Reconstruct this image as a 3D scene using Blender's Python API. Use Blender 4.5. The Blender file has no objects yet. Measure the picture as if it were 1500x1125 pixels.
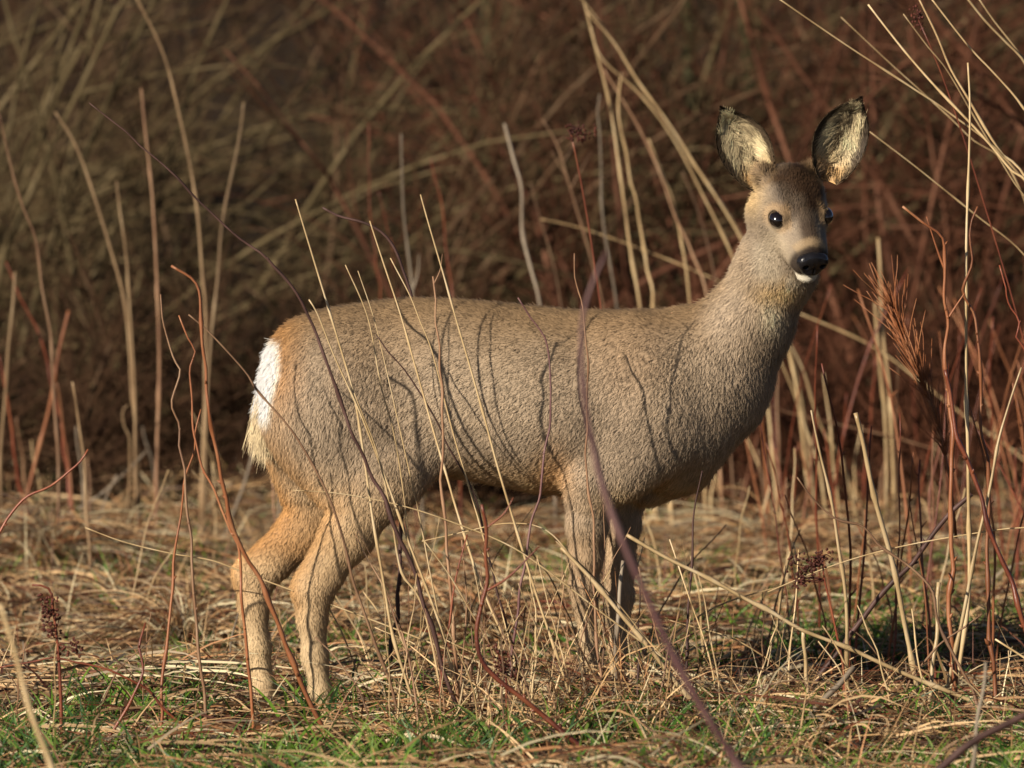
import bpy, math, random
import numpy as np

scene = bpy.context.scene
COL = scene.collection
R = math.radians

# ------------------------------------------------------------------ camera
CAM_Y, CAM_Z, F_PX, HORIZON = -14.0, 1.5, 12740.0, -290.0
PITCH = math.atan((562.5 - HORIZON) / F_PX)
cam_data = bpy.data.cameras.new("camera")
cam = bpy.data.objects.new("camera", cam_data)
COL.objects.link(cam)
cam.location = (0, CAM_Y, CAM_Z)
cam.rotation_euler = (R(90) - PITCH, 0, 0)
cam_data.sensor_width = 36.0
cam_data.lens = 36.0 * F_PX / 1500.0
cam_data.clip_start = 0.5
cam_data.clip_end = 600
cam_data.dof.use_dof = True
cam_data.dof.focus_distance = 13.95
cam_data.dof.aperture_fstop = 6.3
scene.camera = cam

# ------------------------------------------------------------------ light
SUN_AZ, SUN_EL = R(43), R(22)          # left of the view axis, behind the camera
to_sun = np.array([-math.sin(SUN_AZ) * math.cos(SUN_EL), -math.cos(SUN_AZ) * math.cos(SUN_EL), math.sin(SUN_EL)])
world = bpy.data.worlds.new("World")
scene.world = world
world.use_nodes = True
wn = world.node_tree.nodes
sky = wn.new("ShaderNodeTexSky")
sky.sky_type = 'NISHITA'
sky.sun_disc = False
sky.air_density = 0.45
sky.dust_density = 0.4
sky.sun_elevation = SUN_EL
sky.sun_rotation = math.atan2(to_sun[0], to_sun[1])
wn["Background"].inputs["Strength"].default_value = 0.05
world.node_tree.links.new(sky.outputs[0], wn["Background"].inputs["Color"])
sun_data = bpy.data.lights.new("sun", 'SUN')
sun_data.energy = 5.0
sun_data.angle = R(0.5)
sun_data.color = (1.0, 0.89, 0.75)
sun = bpy.data.objects.new("sun", sun_data)
COL.objects.link(sun)
from mathutils import Vector
sun.rotation_euler = Vector(-to_sun).to_track_quat('-Z', 'Y').to_euler()
scene.view_settings.view_transform = 'Standard'
scene.view_settings.look = 'None'
scene.view_settings.exposure = 0.40
scene.view_settings.gamma = 1.0
scene.cycles.max_bounces = 6
scene.cycles.diffuse_bounces = 3
scene.cycles.use_denoising = True
scene.render.hair_type = 'STRIP'

# ------------------------------------------------------------------ helpers
rng = np.random.default_rng(7)
random.seed(7)
FWD = np.array([0, math.cos(PITCH), -math.sin(PITCH)])
UPV = np.array([0, math.sin(PITCH), math.cos(PITCH)])

PXM = 907.0                            # photo pixels to the metre where the deer stands
def W(px, py, Y=0.0):
    """photo pixel seen on the upright plane at depth Y -> world point"""
    d = FWD * F_PX + UPV * (562.5 - py)
    d = d + np.array([px - 750.0, 0, 0])
    t = (Y - CAM_Y) / d[1]
    return np.array([t * d[0], Y, CAM_Z + t * d[2]])

def lin(r, g, b):
    c = np.array([r, g, b]) / 255.0
    return np.where(c <= 0.04045, c / 12.92, ((c + 0.055) / 1.055) ** 2.4)

def vnoise(p, scale, seed=0):
    """value noise, p (N,2|3) -> 0..1"""
    p = np.asarray(p, float) * scale + seed * 17.31
    if p.shape[1] == 2:
        p = np.concatenate([p, np.zeros((len(p), 1))], 1)
    i = np.floor(p).astype(np.int64)
    f = p - i
    f = f * f * (3 - 2 * f)
    out = np.zeros(len(p))
    for dx in (0, 1):
        for dy in (0, 1):
            for dz in (0, 1):
                h = (i[:, 0] + dx) * 73856093 ^ (i[:, 1] + dy) * 19349663 ^ (i[:, 2] + dz) * 83492791
                h = (h ^ (h >> 13)) * 1274126177 & 0x7fffffff
                v = (h ^ (h >> 16)) % 65536 / 65535.0
                w = np.where(dx, f[:, 0], 1 - f[:, 0]) * np.where(dy, f[:, 1], 1 - f[:, 1]) * np.where(dz, f[:, 2], 1 - f[:, 2])
                out += v * w
    return out

def ground_z(x, y):
    x = np.atleast_1d(np.asarray(x, float)); y = np.atleast_1d(np.asarray(y, float))
    p = np.stack([x, y], 1)
    z = 0.08 * (vnoise(p, 1.3, 3) - 0.5) + 0.05 * (vnoise(p, 4.5, 5) - 0.5) + 0.014 * (vnoise(p, 11.0, 6) - .5)
    near = np.exp(-((x + 0.1) / 0.75) ** 2 - (y / 0.35) ** 2)       # level where the deer stands
    z = z * (1 - 0.8 * near)
    far = np.clip((y - 7) / 60, 0, 1)
    z = z + 6.0 * far * far * (3 - 2 * far) + np.clip((np.abs(x) - 12) / 60, 0, 1) * 1.5
    return z

def mesh_obj(name, verts, faces, mat, parent=None, colors=None, smooth=True):
    me = bpy.data.meshes.new(name)
    verts = np.asarray(verts, np.float32)
    if isinstance(faces, np.ndarray):
        n, k = faces.shape
        me.vertices.add(len(verts)); me.vertices.foreach_set("co", verts.ravel())
        me.loops.add(n * k); me.loops.foreach_set("vertex_index", faces.astype(np.int32).ravel())
        me.polygons.add(n)
        me.polygons.foreach_set("loop_start", np.arange(0, n * k, k, dtype=np.int32))
        me.update(calc_edges=True)
    else:
        me.from_pydata([tuple(v) for v in verts], [], faces)
    if smooth:
        me.polygons.foreach_set("use_smooth", np.ones(len(me.polygons), bool))
    if colors is not None:
        a = me.attributes.new("tint", 'FLOAT_COLOR', 'POINT')
        c = np.ones((len(verts), 4), np.float32); c[:, :3] = colors
        a.data.foreach_set("color", c.ravel())
    me.update()
    if mat is not None:
        me.materials.append(mat)
    o = bpy.data.objects.new(name, me)
    COL.objects.link(o)
    if parent is not None:
        o.parent = parent
    return o

def empty(name, loc=(0, 0, 0)):
    o = bpy.data.objects.new(name, None)
    o.location = loc
    COL.objects.link(o)
    return o

def tag(o, label=None, category=None, group=None, kind=None):
    for k, v in (("label", label), ("category", category), ("group", group), ("kind", kind)):
        if v:
            o[k] = v
    return o

def new_mat(name):
    m = bpy.data.materials.new(name)
    m.use_nodes = True
    nt = m.node_tree
    b = nt.nodes["Principled BSDF"]
    return m, nt, b

def stem_mat(name, c1, c2, c3, rough=0.6, scale=40.0, spec=0.3):
    """stalk / bark: blotches along the stem in three related colours, a fine bump, own shade per object"""
    m, nt, b = new_mat(name)
    N, L = nt.nodes, nt.links
    tc = N.new("ShaderNodeTexCoord")
    mp = N.new("ShaderNodeMapping"); mp.inputs["Scale"].default_value = (1, 1, 0.35)
    L.new(tc.outputs["Object"], mp.inputs[0])
    n1 = N.new("ShaderNodeTexNoise"); n1.inputs["Scale"].default_value = scale; n1.inputs["Detail"].default_value = 4
    L.new(mp.outputs[0], n1.inputs["Vector"])
    r = N.new("ShaderNodeValToRGB")
    r.color_ramp.elements[0].position = 0.3; r.color_ramp.elements[0].color = (*c1, 1)
    r.color_ramp.elements[1].position = 0.72; r.color_ramp.elements[1].color = (*c3, 1)
    e = r.color_ramp.elements.new(0.5); e.color = (*c2, 1)
    L.new(n1.outputs["Fac"], r.inputs[0])
    oi = N.new("ShaderNodeObjectInfo")
    mr = N.new("ShaderNodeMapRange"); mr.inputs[3].default_value = 0.72; mr.inputs[4].default_value = 1.2
    L.new(oi.outputs["Random"], mr.inputs[0])
    mx = N.new("ShaderNodeMix"); mx.data_type = 'RGBA'; mx.blend_type = 'MULTIPLY'; mx.inputs[0].default_value = 1
    L.new(r.outputs[0], mx.inputs[6]); L.new(mr.outputs[0], mx.inputs[7])
    L.new(mx.outputs[2], b.inputs["Base Color"])
    b.inputs["Roughness"].default_value = rough
    b.inputs["Specular IOR Level"].default_value = spec
    bp = N.new("ShaderNodeBump"); bp.inputs["Strength"].default_value = 0.35; bp.inputs["Distance"].default_value = 0.001
    n2 = N.new("ShaderNodeTexNoise"); n2.inputs["Scale"].default_value = 400
    L.new(tc.outputs["Object"], n2.inputs["Vector"]); L.new(n2.outputs["Fac"], bp.inputs["Height"])
    L.new(bp.outputs[0], b.inputs["Normal"])
    return m

def tint_mat(name, rough=0.7, spec=0.2, translucent=0.0):
    m, nt, b = new_mat(name)
    a = nt.nodes.new("ShaderNodeAttribute"); a.attribute_name = "tint"
    nt.links.new(a.outputs["Color"], b.inputs["Base Color"])
    b.inputs["Roughness"].default_value = rough
    b.inputs["Specular IOR Level"].default_value = spec
    if translucent:
        t = nt.nodes.new("ShaderNodeBsdfTranslucent")
        nt.links.new(a.outputs["Color"], t.inputs["Color"])
        mx = nt.nodes.new("ShaderNodeMixShader"); mx.inputs[0].default_value = translucent
        nt.links.new(b.outputs[0], mx.inputs[1]); nt.links.new(t.outputs[0], mx.inputs[2])
        nt.links.new(mx.outputs[0], nt.nodes["Material Output"].inputs["Surface"])
    return m

def smooth_path(pts, n):
    """Catmull-Rom through pts, n samples even in length"""
    P = np.asarray(pts, float)
    if len(P) == 2:
        t = np.linspace(0, 1, n)[:, None]
        return P[0] * (1 - t) + P[1] * t
    Q = np.vstack([2 * P[0] - P[1], P, 2 * P[-1] - P[-2]])
    out = []
    for i in range(len(P) - 1):
        a, b, c, d = Q[i], Q[i + 1], Q[i + 2], Q[i + 3]
        t = np.linspace(0, 1, 8, endpoint=False)[:, None]
        out.append(0.5 * ((2 * b) + (c - a) * t + (2 * a - 5 * b + 4 * c - d) * t ** 2 + (3 * b - a - 3 * c + d) * t ** 3))
    D = np.vstack(out + [P[-1:]])
    s = np.concatenate([[0], np.cumsum(np.linalg.norm(np.diff(D, axis=0), axis=1))])
    u = np.linspace(0, s[-1], n)
    return np.stack([np.interp(u, s, D[:, k]) for k in range(3)], 1)

def tube(path, radii, sides=6):
    """verts, quad faces of a tube along the path, ends closed by a shrunken ring"""
    P = np.asarray(path, float); r = np.asarray(radii, float)
    P = np.vstack([P[:1], P, P[-1:]]); r = np.concatenate([[r[0] * .05], r, [r[-1] * .05]])
    T = np.gradient(P, axis=0)
    T[0] = T[1]; T[-1] = T[-2]
    T /= np.linalg.norm(T, axis=1)[:, None] + 1e-12
    ref = np.where(np.abs(T[:, 1:2]) > 0.9, np.array([[1.0, 0, 0]]), np.array([[0, 1.0, 0]]))
    A = np.cross(T, ref); A /= np.linalg.norm(A, axis=1)[:, None] + 1e-12
    B = np.cross(T, A)
    ang = np.arange(sides) * 2 * math.pi / sides
    V = P[:, None] + r[:, None, None] * (np.cos(ang)[None, :, None] * A[:, None] + np.sin(ang)[None, :, None] * B[:, None])
    n = len(P)
    i = np.arange(n - 1)[:, None]; j = np.arange(sides)[None]
    j2 = (j + 1) % sides
    F = np.stack(np.broadcast_arrays(i * sides + j, i * sides + j2, (i + 1) * sides + j2, (i + 1) * sides + j), -1).reshape(-1, 4)
    return V.reshape(-1, 3), F

class Soup:
    def __init__(s):
        s.v, s.f, s.c, s.n = [], [], [], 0
    def add(s, V, F, color=None):
        s.v.append(V); s.f.append(F + s.n); s.n += len(V)
        if color is not None:
            s.c.append(np.broadcast_to(color, (len(V), 3)))
    def build(s, name, mat, parent=None, smooth=True):
        return mesh_obj(name, np.vstack(s.v), np.vstack(s.f), mat, parent, np.vstack(s.c) if s.c else None, smooth)

def ribbons(base, direc, length, width, bend, up_roll, color, segs=4, taper=0.15):
    """many grass blades at once: base (N,3), direc unit (N,3), bend vector (N,3) pulls the tip, returns V,F,C"""
    N = len(base)
    t = np.linspace(0, 1, segs + 1)
    P = base[:, None] + direc[:, None] * (t[None, :, None] * length[:, None, None]) + bend[:, None] * (t ** 2)[None, :, None]
    T = np.gradient(P, axis=1); T /= np.linalg.norm(T, axis=2, keepdims=True) + 1e-9
    S = np.cross(T, up_roll[:, None]); S /= np.linalg.norm(S, axis=2, keepdims=True) + 1e-9
    w = width[:, None] * np.maximum(1 - (t ** 2)[None] * (1 - taper), 0.05)
    V = np.stack([P - S * w[..., None] * .5, P + S * w[..., None] * .5], 2)          # N,segs+1,2,3
    k = segs + 1
    o = (np.arange(N) * k * 2)[:, None]
    i = np.arange(segs)[None]
    F = np.stack([o + i * 2, o + i * 2 + 1, o + i * 2 + 3, o + i * 2 + 2], -1).reshape(-1, 4)
    C = np.repeat(color, k * 2, axis=0)
    return V.reshape(-1, 3), F, C
# ================================================================== ground
gm, nt, b = new_mat("soil_and_leaf_litter")
N_, L_ = nt.nodes, nt.links
tc = N_.new("ShaderNodeTexCoord")
n1 = N_.new("ShaderNodeTexNoise"); n1.inputs["Scale"].default_value = 6; n1.inputs["Detail"].default_value = 8; n1.inputs["Roughness"].default_value = .7
L_.new(tc.outputs["Object"], n1.inputs["Vector"])
r_ = N_.new("ShaderNodeValToRGB")
r_.color_ramp.elements[0].position = .3; r_.color_ramp.elements[0].color = (.012, .008, .005, 1)
r_.color_ramp.elements[1].position = .75; r_.color_ramp.elements[1].color = (.075, .048, .025, 1)
e_ = r_.color_ramp.elements.new(.5); e_.color = (.034, .022, .012, 1)
L_.new(n1.outputs["Fac"], r_.inputs[0]); L_.new(r_.outputs[0], b.inputs["Base Color"])
b.inputs["Roughness"].default_value = .95; b.inputs["Specular IOR Level"].default_value = .1
n2 = N_.new("ShaderNodeTexNoise"); n2.inputs["Scale"].default_value = 60; n2.inputs["Detail"].default_value = 6
L_.new(tc.outputs["Object"], n2.inputs["Vector"])
bp = N_.new("ShaderNodeBump"); bp.inputs["Distance"].default_value = .03
L_.new(n2.outputs["Fac"], bp.inputs["Height"]); L_.new(bp.outputs[0], b.inputs["Normal"])
def grid_axis(lo, hi, n0, n1, step):
    mid = np.arange(n0, n1 + 1e-6, step)
    left = n0 - np.geomspace(step, n0 - lo, 24)[::-1] if lo < n0 else np.array([])
    right = n1 + np.geomspace(step, hi - n1, 24) if hi > n1 else np.array([])
    return np.concatenate([left, mid, right])
gx_ = grid_axis(-300, 300, -4, 4, .05); gy_ = grid_axis(-60, 420, -4, 9, .05)
X, Y = np.meshgrid(gx_, gy_, indexing='ij')
Z = ground_z(X.ravel(), Y.ravel())
i = np.arange(len(gx_) - 1)[:, None]; j = np.arange(len(gy_) - 1)[None]; ny = len(gy_)
Fg = np.stack(np.broadcast_arrays(i * ny + j, (i + 1) * ny + j, (i + 1) * ny + j + 1, i * ny + j + 1), -1).reshape(-1, 4)
tag(mesh_obj("ground", np.stack([X.ravel(), Y.ravel(), Z], 1), Fg, gm), kind="structure")

# ================================================================== background thicket (bare shrubs, slim trunks)
olive = stem_mat("olive_bark", (.034, .021, .010), (.072, .049, .023), (.135, .094, .048), .8, 25, .1)
redbr = stem_mat("red_brown_bark", (.034, .012, .006), (.066, .024, .011), (.115, .046, .024), .7, 25, .15)
umber = stem_mat("umber_bark", (.022, .010, .006), (.044, .022, .011), (.084, .046, .024), .8, 25, .1)
greenbk = stem_mat("mossy_green_bark", (.040, .038, .016), (.070, .066, .030), (.11, .10, .055), .85, 12, .1)
STEMBARK = {"olive": stem_mat("olive_stem_bark", (.058, .042, .020), (.105, .078, .038), (.17, .128, .070), .8, 14, .1),
            "red": stem_mat("red_stem_bark", (.060, .024, .013), (.115, .045, .024), (.18, .085, .050), .7, 14, .15),
            "umber": stem_mat("umber_stem_bark", (.045, .024, .013), (.095, .055, .030), (.16, .105, .062), .8, 14, .1)}
BARK = {"olive": olive, "red": redbr, "umber": umber}

def grow_branch(p0, d0, length, r0, wob, droop, n=9, arch=0.0, side=0.0):
    d = np.array(d0, float); d /= np.linalg.norm(d); p = np.array(p0, float); P = [p.copy()]
    st = length / n
    for k in range(n):
        d = d + rng.normal(0, wob, 3) + np.array([side, 0, -droop * (k / n)])
        d /= np.linalg.norm(d)
        p = p + d * st; P.append(p.copy())
    return np.array(P)

def shrub(name, label, x, y, h, spread, bark, stems, twigs, lean=(0, 0), group="bare shrubs of the thicket", twig_len=.45, arch=.16, twig_bark=None):
    z0 = float(ground_z(x, y)[0]) - .03
    root = empty(name, (x, y, z0))
    tag(root, label, "shrub", group)
    limbs = []
    for k in range(stems):
        a = rng.uniform(0, 2 * math.pi)
        d = np.array([math.cos(a) * spread + lean[0], math.sin(a) * spread * .6 + lean[1], 1.0])
        b0 = np.array([rng.normal(0, .16), rng.normal(0, .14), 0])
        L = h * rng.uniform(.75, 1.25)
        P = grow_branch(b0, d, L, .01, .07, arch, 10, side=lean[0] * .06)
        r = np.linspace(rng.uniform(.005, .012) * (1 if h > 1 else .5), .002, len(P))
        Vv, Ff = tube(P, r, 5)
        mesh_obj("stem", Vv, Ff, STEMBARK[bark], root)
        limbs.append(P)
    sp = Soup()
    for k in range(twigs):
        P = limbs[rng.integers(len(limbs))]
        t = rng.beta(.8, 1.25) * .97 * (len(P) - 1); i0 = int(t)
        p0 = P[i0] + (P[min(i0 + 1, len(P) - 1)] - P[i0]) * (t - i0)
        ax = P[min(i0 + 1, len(P) - 1)] - P[max(i0 - 1, 0)]; ax /= np.linalg.norm(ax) + 1e-9
        d = ax * .8 + rng.normal(0, .55, 3) + np.array([lean[0] * .3, 0, .15])
        L = twig_len * rng.uniform(.4, 1.2)
        Q = grow_branch(p0, d, L, .003, .13, .08, 4)
        Vv, Ff = tube(Q, np.linspace(rng.uniform(.0014, .0030), .0009, len(Q)), 3)
        sp.add(Vv, Ff)
    o = sp.build("twigs", BARK[twig_bark or bark], root)
    o["kind"] = "stuff"
    return root

SH = []
for k in range(9):         # left: olive shrubs whose branches sweep up to the right
    x = -2.0 + 0.30 * k + rng.normal(0, .10); y = rng.uniform(4.2, 7.0)
    SH.append((x, y, 1.6, .35, "olive", 15, 320, (rng.uniform(.35, .9), 0), "tangled olive-brown bare shrub, its branches sweeping sideways behind the deer's rump"))
for k in range(9):         # middle and behind: umber
    x = -2.0 + 0.55 * k + rng.normal(0, .15); y = rng.uniform(5.0, 8.5)
    SH.append((x, y, 1.7, .5, "umber", 11, 300, (rng.uniform(-.3, .3), 0), "dark brown bare shrub filling the shaded depth of the thicket"))
for k in range(11):        # right: red-brown
    x = 0.15 + 0.22 * k + rng.normal(0, .12); y = rng.uniform(4.3, 7.5)
    SH.append((x, y, 1.5, .6, "red", 12, 380, (rng.uniform(-.5, .3), 0), "reddish brown twiggy shrub behind the deer's neck and head"))
for k in range(12):        # second rank, closing the view
    x = -3.6 + 0.65 * k + rng.normal(0, .2); y = rng.uniform(9, 14)
    SH.append((x, y, 2.3, .55, "umber" if k < 7 else "red", 10, 360, (rng.uniform(-.3, .3), 0), "tall brown shrub deep in the thicket, seen only as haze of twigs"))
for k in range(20):  # low shrubs added to stand for dark shade between stalks at the thicket foot
    x = -2.1 + 0.22 * k + rng.normal(0, .06); y = rng.uniform(3.75, 4.5) + (.25 if x > .3 else 0)
    SH.append((x, y, .55, 1.0, "umber" if x < .1 else "red", 10, 420, (rng.uniform(-.5, .5), 0), "low dark bramble tangle along the foot of the thicket"))
for x, y, h, spd, bark, ns, nt_, lean, lab in SH:
    grp = {"tan": "", "dar": "shrubs in the shaded depth", "red": "reddish shrubs behind the head", "tal": "shrubs deep in the thicket", "low": "tangles added for the shade at the thicket foot"}.get(lab[:3]) or "olive shrubs behind the rump"
    shrub("bare_shrub", lab, x, y, h, spd, bark, ns, nt_, lean, grp, .3 if h < 1 else .55 if h < 2 else .8)

# slim mossy trunks
def trunk(px, ybase, top_px, r, label, lean=0.0):
    Yt = ybase
    b0 = W(px, 700, Yt); z0 = float(ground_z(b0[0], Yt)[0])
    t1 = W(top_px, -120, Yt)
    root = empty("slim_tree", (b0[0], Yt, z0)); tag(root, label, "tree")
    pts = [np.array([0, 0, -.05]), np.array([(t1[0] - b0[0]) * .35 + .01, 0, (t1[2] - z0) * .4]), np.array([t1[0] - b0[0], .02, t1[2] - z0]), np.array([(t1[0] - b0[0]) * 1.6, .05, (t1[2] - z0) * 1.9 + .6])]
    P = smooth_path(pts, 16)
    Vv, Ff = tube(P, np.linspace(r, r * .45, 16), 9)
    mesh_obj("trunk", Vv, Ff, greenbk, root)
    for k in range(5):
        i0 = rng.integers(4, 14)
        Q = grow_branch(P[i0], (rng.choice([-1, 1]) * .8, rng.normal(0, .3), .8), rng.uniform(.3, .7), .005, .1, -.02, 6)
        Vv, Ff = tube(Q, np.linspace(r * .3, .002, len(Q)), 5)
        mesh_obj("branch", Vv, Ff, umber, root)
    cr = Soup()
    for k in range(90):
        Q = grow_branch(P[-1] + rng.normal(0, .25, 3) * (1, 1, .8), (rng.normal(0, 1), rng.normal(0, 1), .7), rng.uniform(.3, .7), .003, .12, 0, 4)
        Vv, Ff = tube(Q, np.linspace(.004, .0015, len(Q)), 3); cr.add(Vv, Ff)
    c = cr.build("crown", umber, root); c["kind"] = "stuff"
trunk(1128, 6.0, 1085, .020, "slim moss-green tree trunk rising behind the deer's chest and ears")
trunk(1016, 6.2, 1006, .018, "thin green-grey sapling trunk behind the tall pale stalks at the neck")
trunk(1100, 7.5, 1105, .030, "straight greenish trunk standing back in the reddish shrubs between the ears")
trunk(700, 9.0, 720, .024, "dim greenish trunk in the brown thicket above the deer's back")

# ================================================================== ground cover
straw_m = tint_mat("dry_straw", .55, .3, .22)
green_m = tint_mat("green_blade", .45, .35, .35)
STRAWS = np.array([lin(206, 178, 128), lin(188, 156, 106), lin(226, 204, 160), lin(150, 120, 82), lin(92, 66, 44), lin(172, 128, 84), lin(160, 146, 116), lin(118, 70, 44)])
STRAWS = np.clip(STRAWS * np.array([1.0, .94, 1.0]) * np.where(STRAWS[:, :1] > .25, 1.2, .9), 0, .8)
SPR = np.array([.18, .17, .10, .14, .17, .09, .06, .09])
def in_view_band(n, y0, y1, half=1.5):
    y = rng.uniform(y0, y1, n)
    x = rng.uniform(-1, 1, n) * (half + .06 * (y + 4))
    return x, y
def flow(x, y, sc=1.6, seed=21):
    return 2 * math.pi * 1.3 * (vnoise(np.stack([x, y], 1), sc, seed) - .5)

# matted layer: lying stems combed into swirls
n = 46000
x, y = in_view_band(n, -2.0, 5.0)
dens = vnoise(np.stack([x, y], 1), 2.6, 31)
ok = rng.random(n) < (.35 + 1.1 * dens) * (1 - .22 * np.clip((.1 - y) / .6, 0, 1)); x, y, dens = x[ok], y[ok], dens[ok]; n = len(x)
ang = flow(x, y) + rng.normal(0, .95, n) + np.where(rng.random(n) < .25, rng.uniform(0, 6.3, n), 0)
tilt = np.abs(rng.normal(0.08, .30, n))
d = np.stack([np.cos(ang) * np.cos(tilt), np.sin(ang) * np.cos(tilt), np.sin(tilt)], 1)
L = rng.uniform(.06, .26, n)
z = ground_z(x, y) + rng.random(n) ** 1.7 * (.012 + .075 * dens)
bend = np.stack([rng.normal(0, .02, n), rng.normal(0, .02, n), -np.abs(rng.normal(0, .02, n)) - L * np.sin(tilt) * .5], 1)
roll = np.stack([rng.normal(-.2, .7, n), rng.normal(-.9, .7, n), np.full(n, .8)], 1)
col = STRAWS[rng.choice(8, n, p=SPR)] * rng.uniform(.45, 1.15, (n, 1)) * .88
V_, F_, C_ = ribbons(np.stack([x, y, z], 1), d, L, rng.uniform(.0016, .0058, n), bend, roll, col)
tag(mesh_obj("matted_dry_grass", V_, F_, straw_m, None, C_, False), "matted mat of flattened dry straw covering the ground", "dry grass", kind="stuff")

# upright and slanting dead blades
n = 24000
x, y = in_view_band(n, -1.6, 5.0)
dens = vnoise(np.stack([x, y], 1), 3.4, 33)
ok = rng.random(n) < np.clip((dens - .25) * 2.2, 0.08, 1); x, y, dens = x[ok], y[ok], dens[ok]; n = len(x)
ang = rng.uniform(0, 6.3, n); tl = rng.uniform(.35, 1.35, n)
d = np.stack([np.cos(ang) * np.cos(tl), np.sin(ang) * np.cos(tl), np.sin(tl)], 1)
L = rng.uniform(.03, .13, n) * (.6 + .9 * dens)
bend = np.stack([np.cos(ang) * L * .3, np.sin(ang) * L * .3, -L * rng.uniform(.05, .5, n)], 1)
roll = rng.normal(0, 1, (n, 3))
col = STRAWS[rng.choice(8, n, p=SPR)] * rng.uniform(.65, 1.15, (n, 1)) * 1.05
V_, F_, C_ = ribbons(np.stack([x, y, ground_z(x, y)], 1), d, L, rng.uniform(.0014, .0042, n), bend, roll, col)
tag(mesh_obj("dead_grass_blades", V_, F_, straw_m, None, C_, False), "short upright dead grass blades standing in the straw", "dry grass", kind="stuff")

# longer arching dead blades, thick round the forelegs and on the bank
n = 22000
x, y = in_view_band(n, -1.3, 4.6)
p2 = np.stack([x, y], 1)
dens = vnoise(p2, 2.8, 37) * .7 + vnoise(p2, 7, 38) * .3
front = np.exp(-((x - .16) / .32) ** 2 - ((y + .35) / .32) ** 2)
ok = rng.random(n) < np.clip((dens - .36) * 2.2 + 1.0 * front, 0.03, 1); x, y, dens, front = x[ok], y[ok], dens[ok], front[ok]; n = len(x)
ang = rng.uniform(0, 6.3, n); tl = rng.uniform(.5, 1.45, n)
d = np.stack([np.cos(ang) * np.cos(tl), np.sin(ang) * np.cos(tl), np.sin(tl)], 1)
L = rng.uniform(.06, .19, n) * (.7 + .5 * dens) * (1 + 1.2 * front)
L = np.where((x < -.05) & (y < .2), L * .65, L)
sag = rng.uniform(.1, .9, n) ** 1.5
bend = np.stack([np.cos(ang) * L * .5 * sag, np.sin(ang) * L * .5 * sag, -L * sag * .8], 1)
col = STRAWS[rng.choice(8, n, p=SPR)] * rng.uniform(.65, 1.15, (n, 1)) * 1.05
V_, F_, C_ = ribbons(np.stack([x, y, ground_z(x, y)], 1), d, L, rng.uniform(.0014, .0036, n), bend, rng.normal(0, 1, (n, 3)), col, segs=5)
tag(mesh_obj("arching_dry_grass", V_, F_, straw_m, None, C_, False), "longer arching dry grass blades standing in loose tufts", "dry grass", kind="stuff")

# green shoots in patches
n = 46000
x, y = in_view_band(n, -2.0, 4.5)
p2 = np.stack([x, y], 1)
g = vnoise(p2, 1.9, 41) * .45 + vnoise(p2, 7, 42) * .55 + .11 * np.clip((.1 - y) / .6, 0, 1) - .07 * np.clip(y / .4, 0, 1)
ok = rng.random(n) < np.clip((g - .50) * 5, 0.05, 1); x, y = x[ok], y[ok]; n = len(x)
ang = rng.uniform(0, 6.3, n); tl = rng.normal(1.34, .17, n)
d = np.stack([np.cos(ang) * np.cos(tl), np.sin(ang) * np.cos(tl), np.sin(tl)], 1)
L = rng.uniform(.045, .115, n) * (1 + .12 * np.clip((.1 - y) / .6, 0, 1))
bend = np.stack([np.cos(ang) * L * .35, np.sin(ang) * L * .35, -L * .2], 1)
gc = np.array([lin(104, 140, 46), lin(74, 112, 44), lin(124, 148, 70), lin(60, 92, 50)])
col = gc[rng.choice(4, n)] * rng.uniform(.6, 1.1, (n, 1)) * 1.1
V_, F_, C_ = ribbons(np.stack([x, y, ground_z(x, y)], 1), d, L, rng.uniform(.0024, .0062, n), bend, np.stack([rng.normal(0, .8, n), -np.ones(n), rng.normal(0, .4, n)], 1), col, taper=.05)
tag(mesh_obj("green_grass", V_, F_, green_m, None, C_, False), "fresh green grass shoots growing through the straw", "grass", kind="stuff")

# moss and dark leaf crumbs between
n = 16000
x, y = in_view_band(n, -2.0, 6.0)
ang = rng.uniform(0, 6.3, n); tl = rng.normal(.1, .4, n)
d = np.stack([np.cos(ang) * np.cos(tl), np.sin(ang) * np.cos(tl), np.sin(tl)], 1)
L = rng.uniform(.008, .03, n)
mc = np.array([lin(86, 58, 38), lin(110, 70, 44), lin(70, 46, 34), lin(62, 74, 34)])
col = mc[rng.choice(4, n)] * rng.uniform(.5, 1.1, (n, 1))
V_, F_, C_ = ribbons(np.stack([x, y, ground_z(x, y) + rng.random(n) * .03], 1), d, L, rng.uniform(.003, .009, n), rng.normal(0, .004, (n, 3)), rng.normal(0, 1, (n, 3)), col, segs=2, taper=.3)
tag(mesh_obj("leaf_litter", V_, F_, straw_m, None, C_, False), "crumbled brown leaf litter lying among the straw", "leaf litter", kind="stuff")

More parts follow.
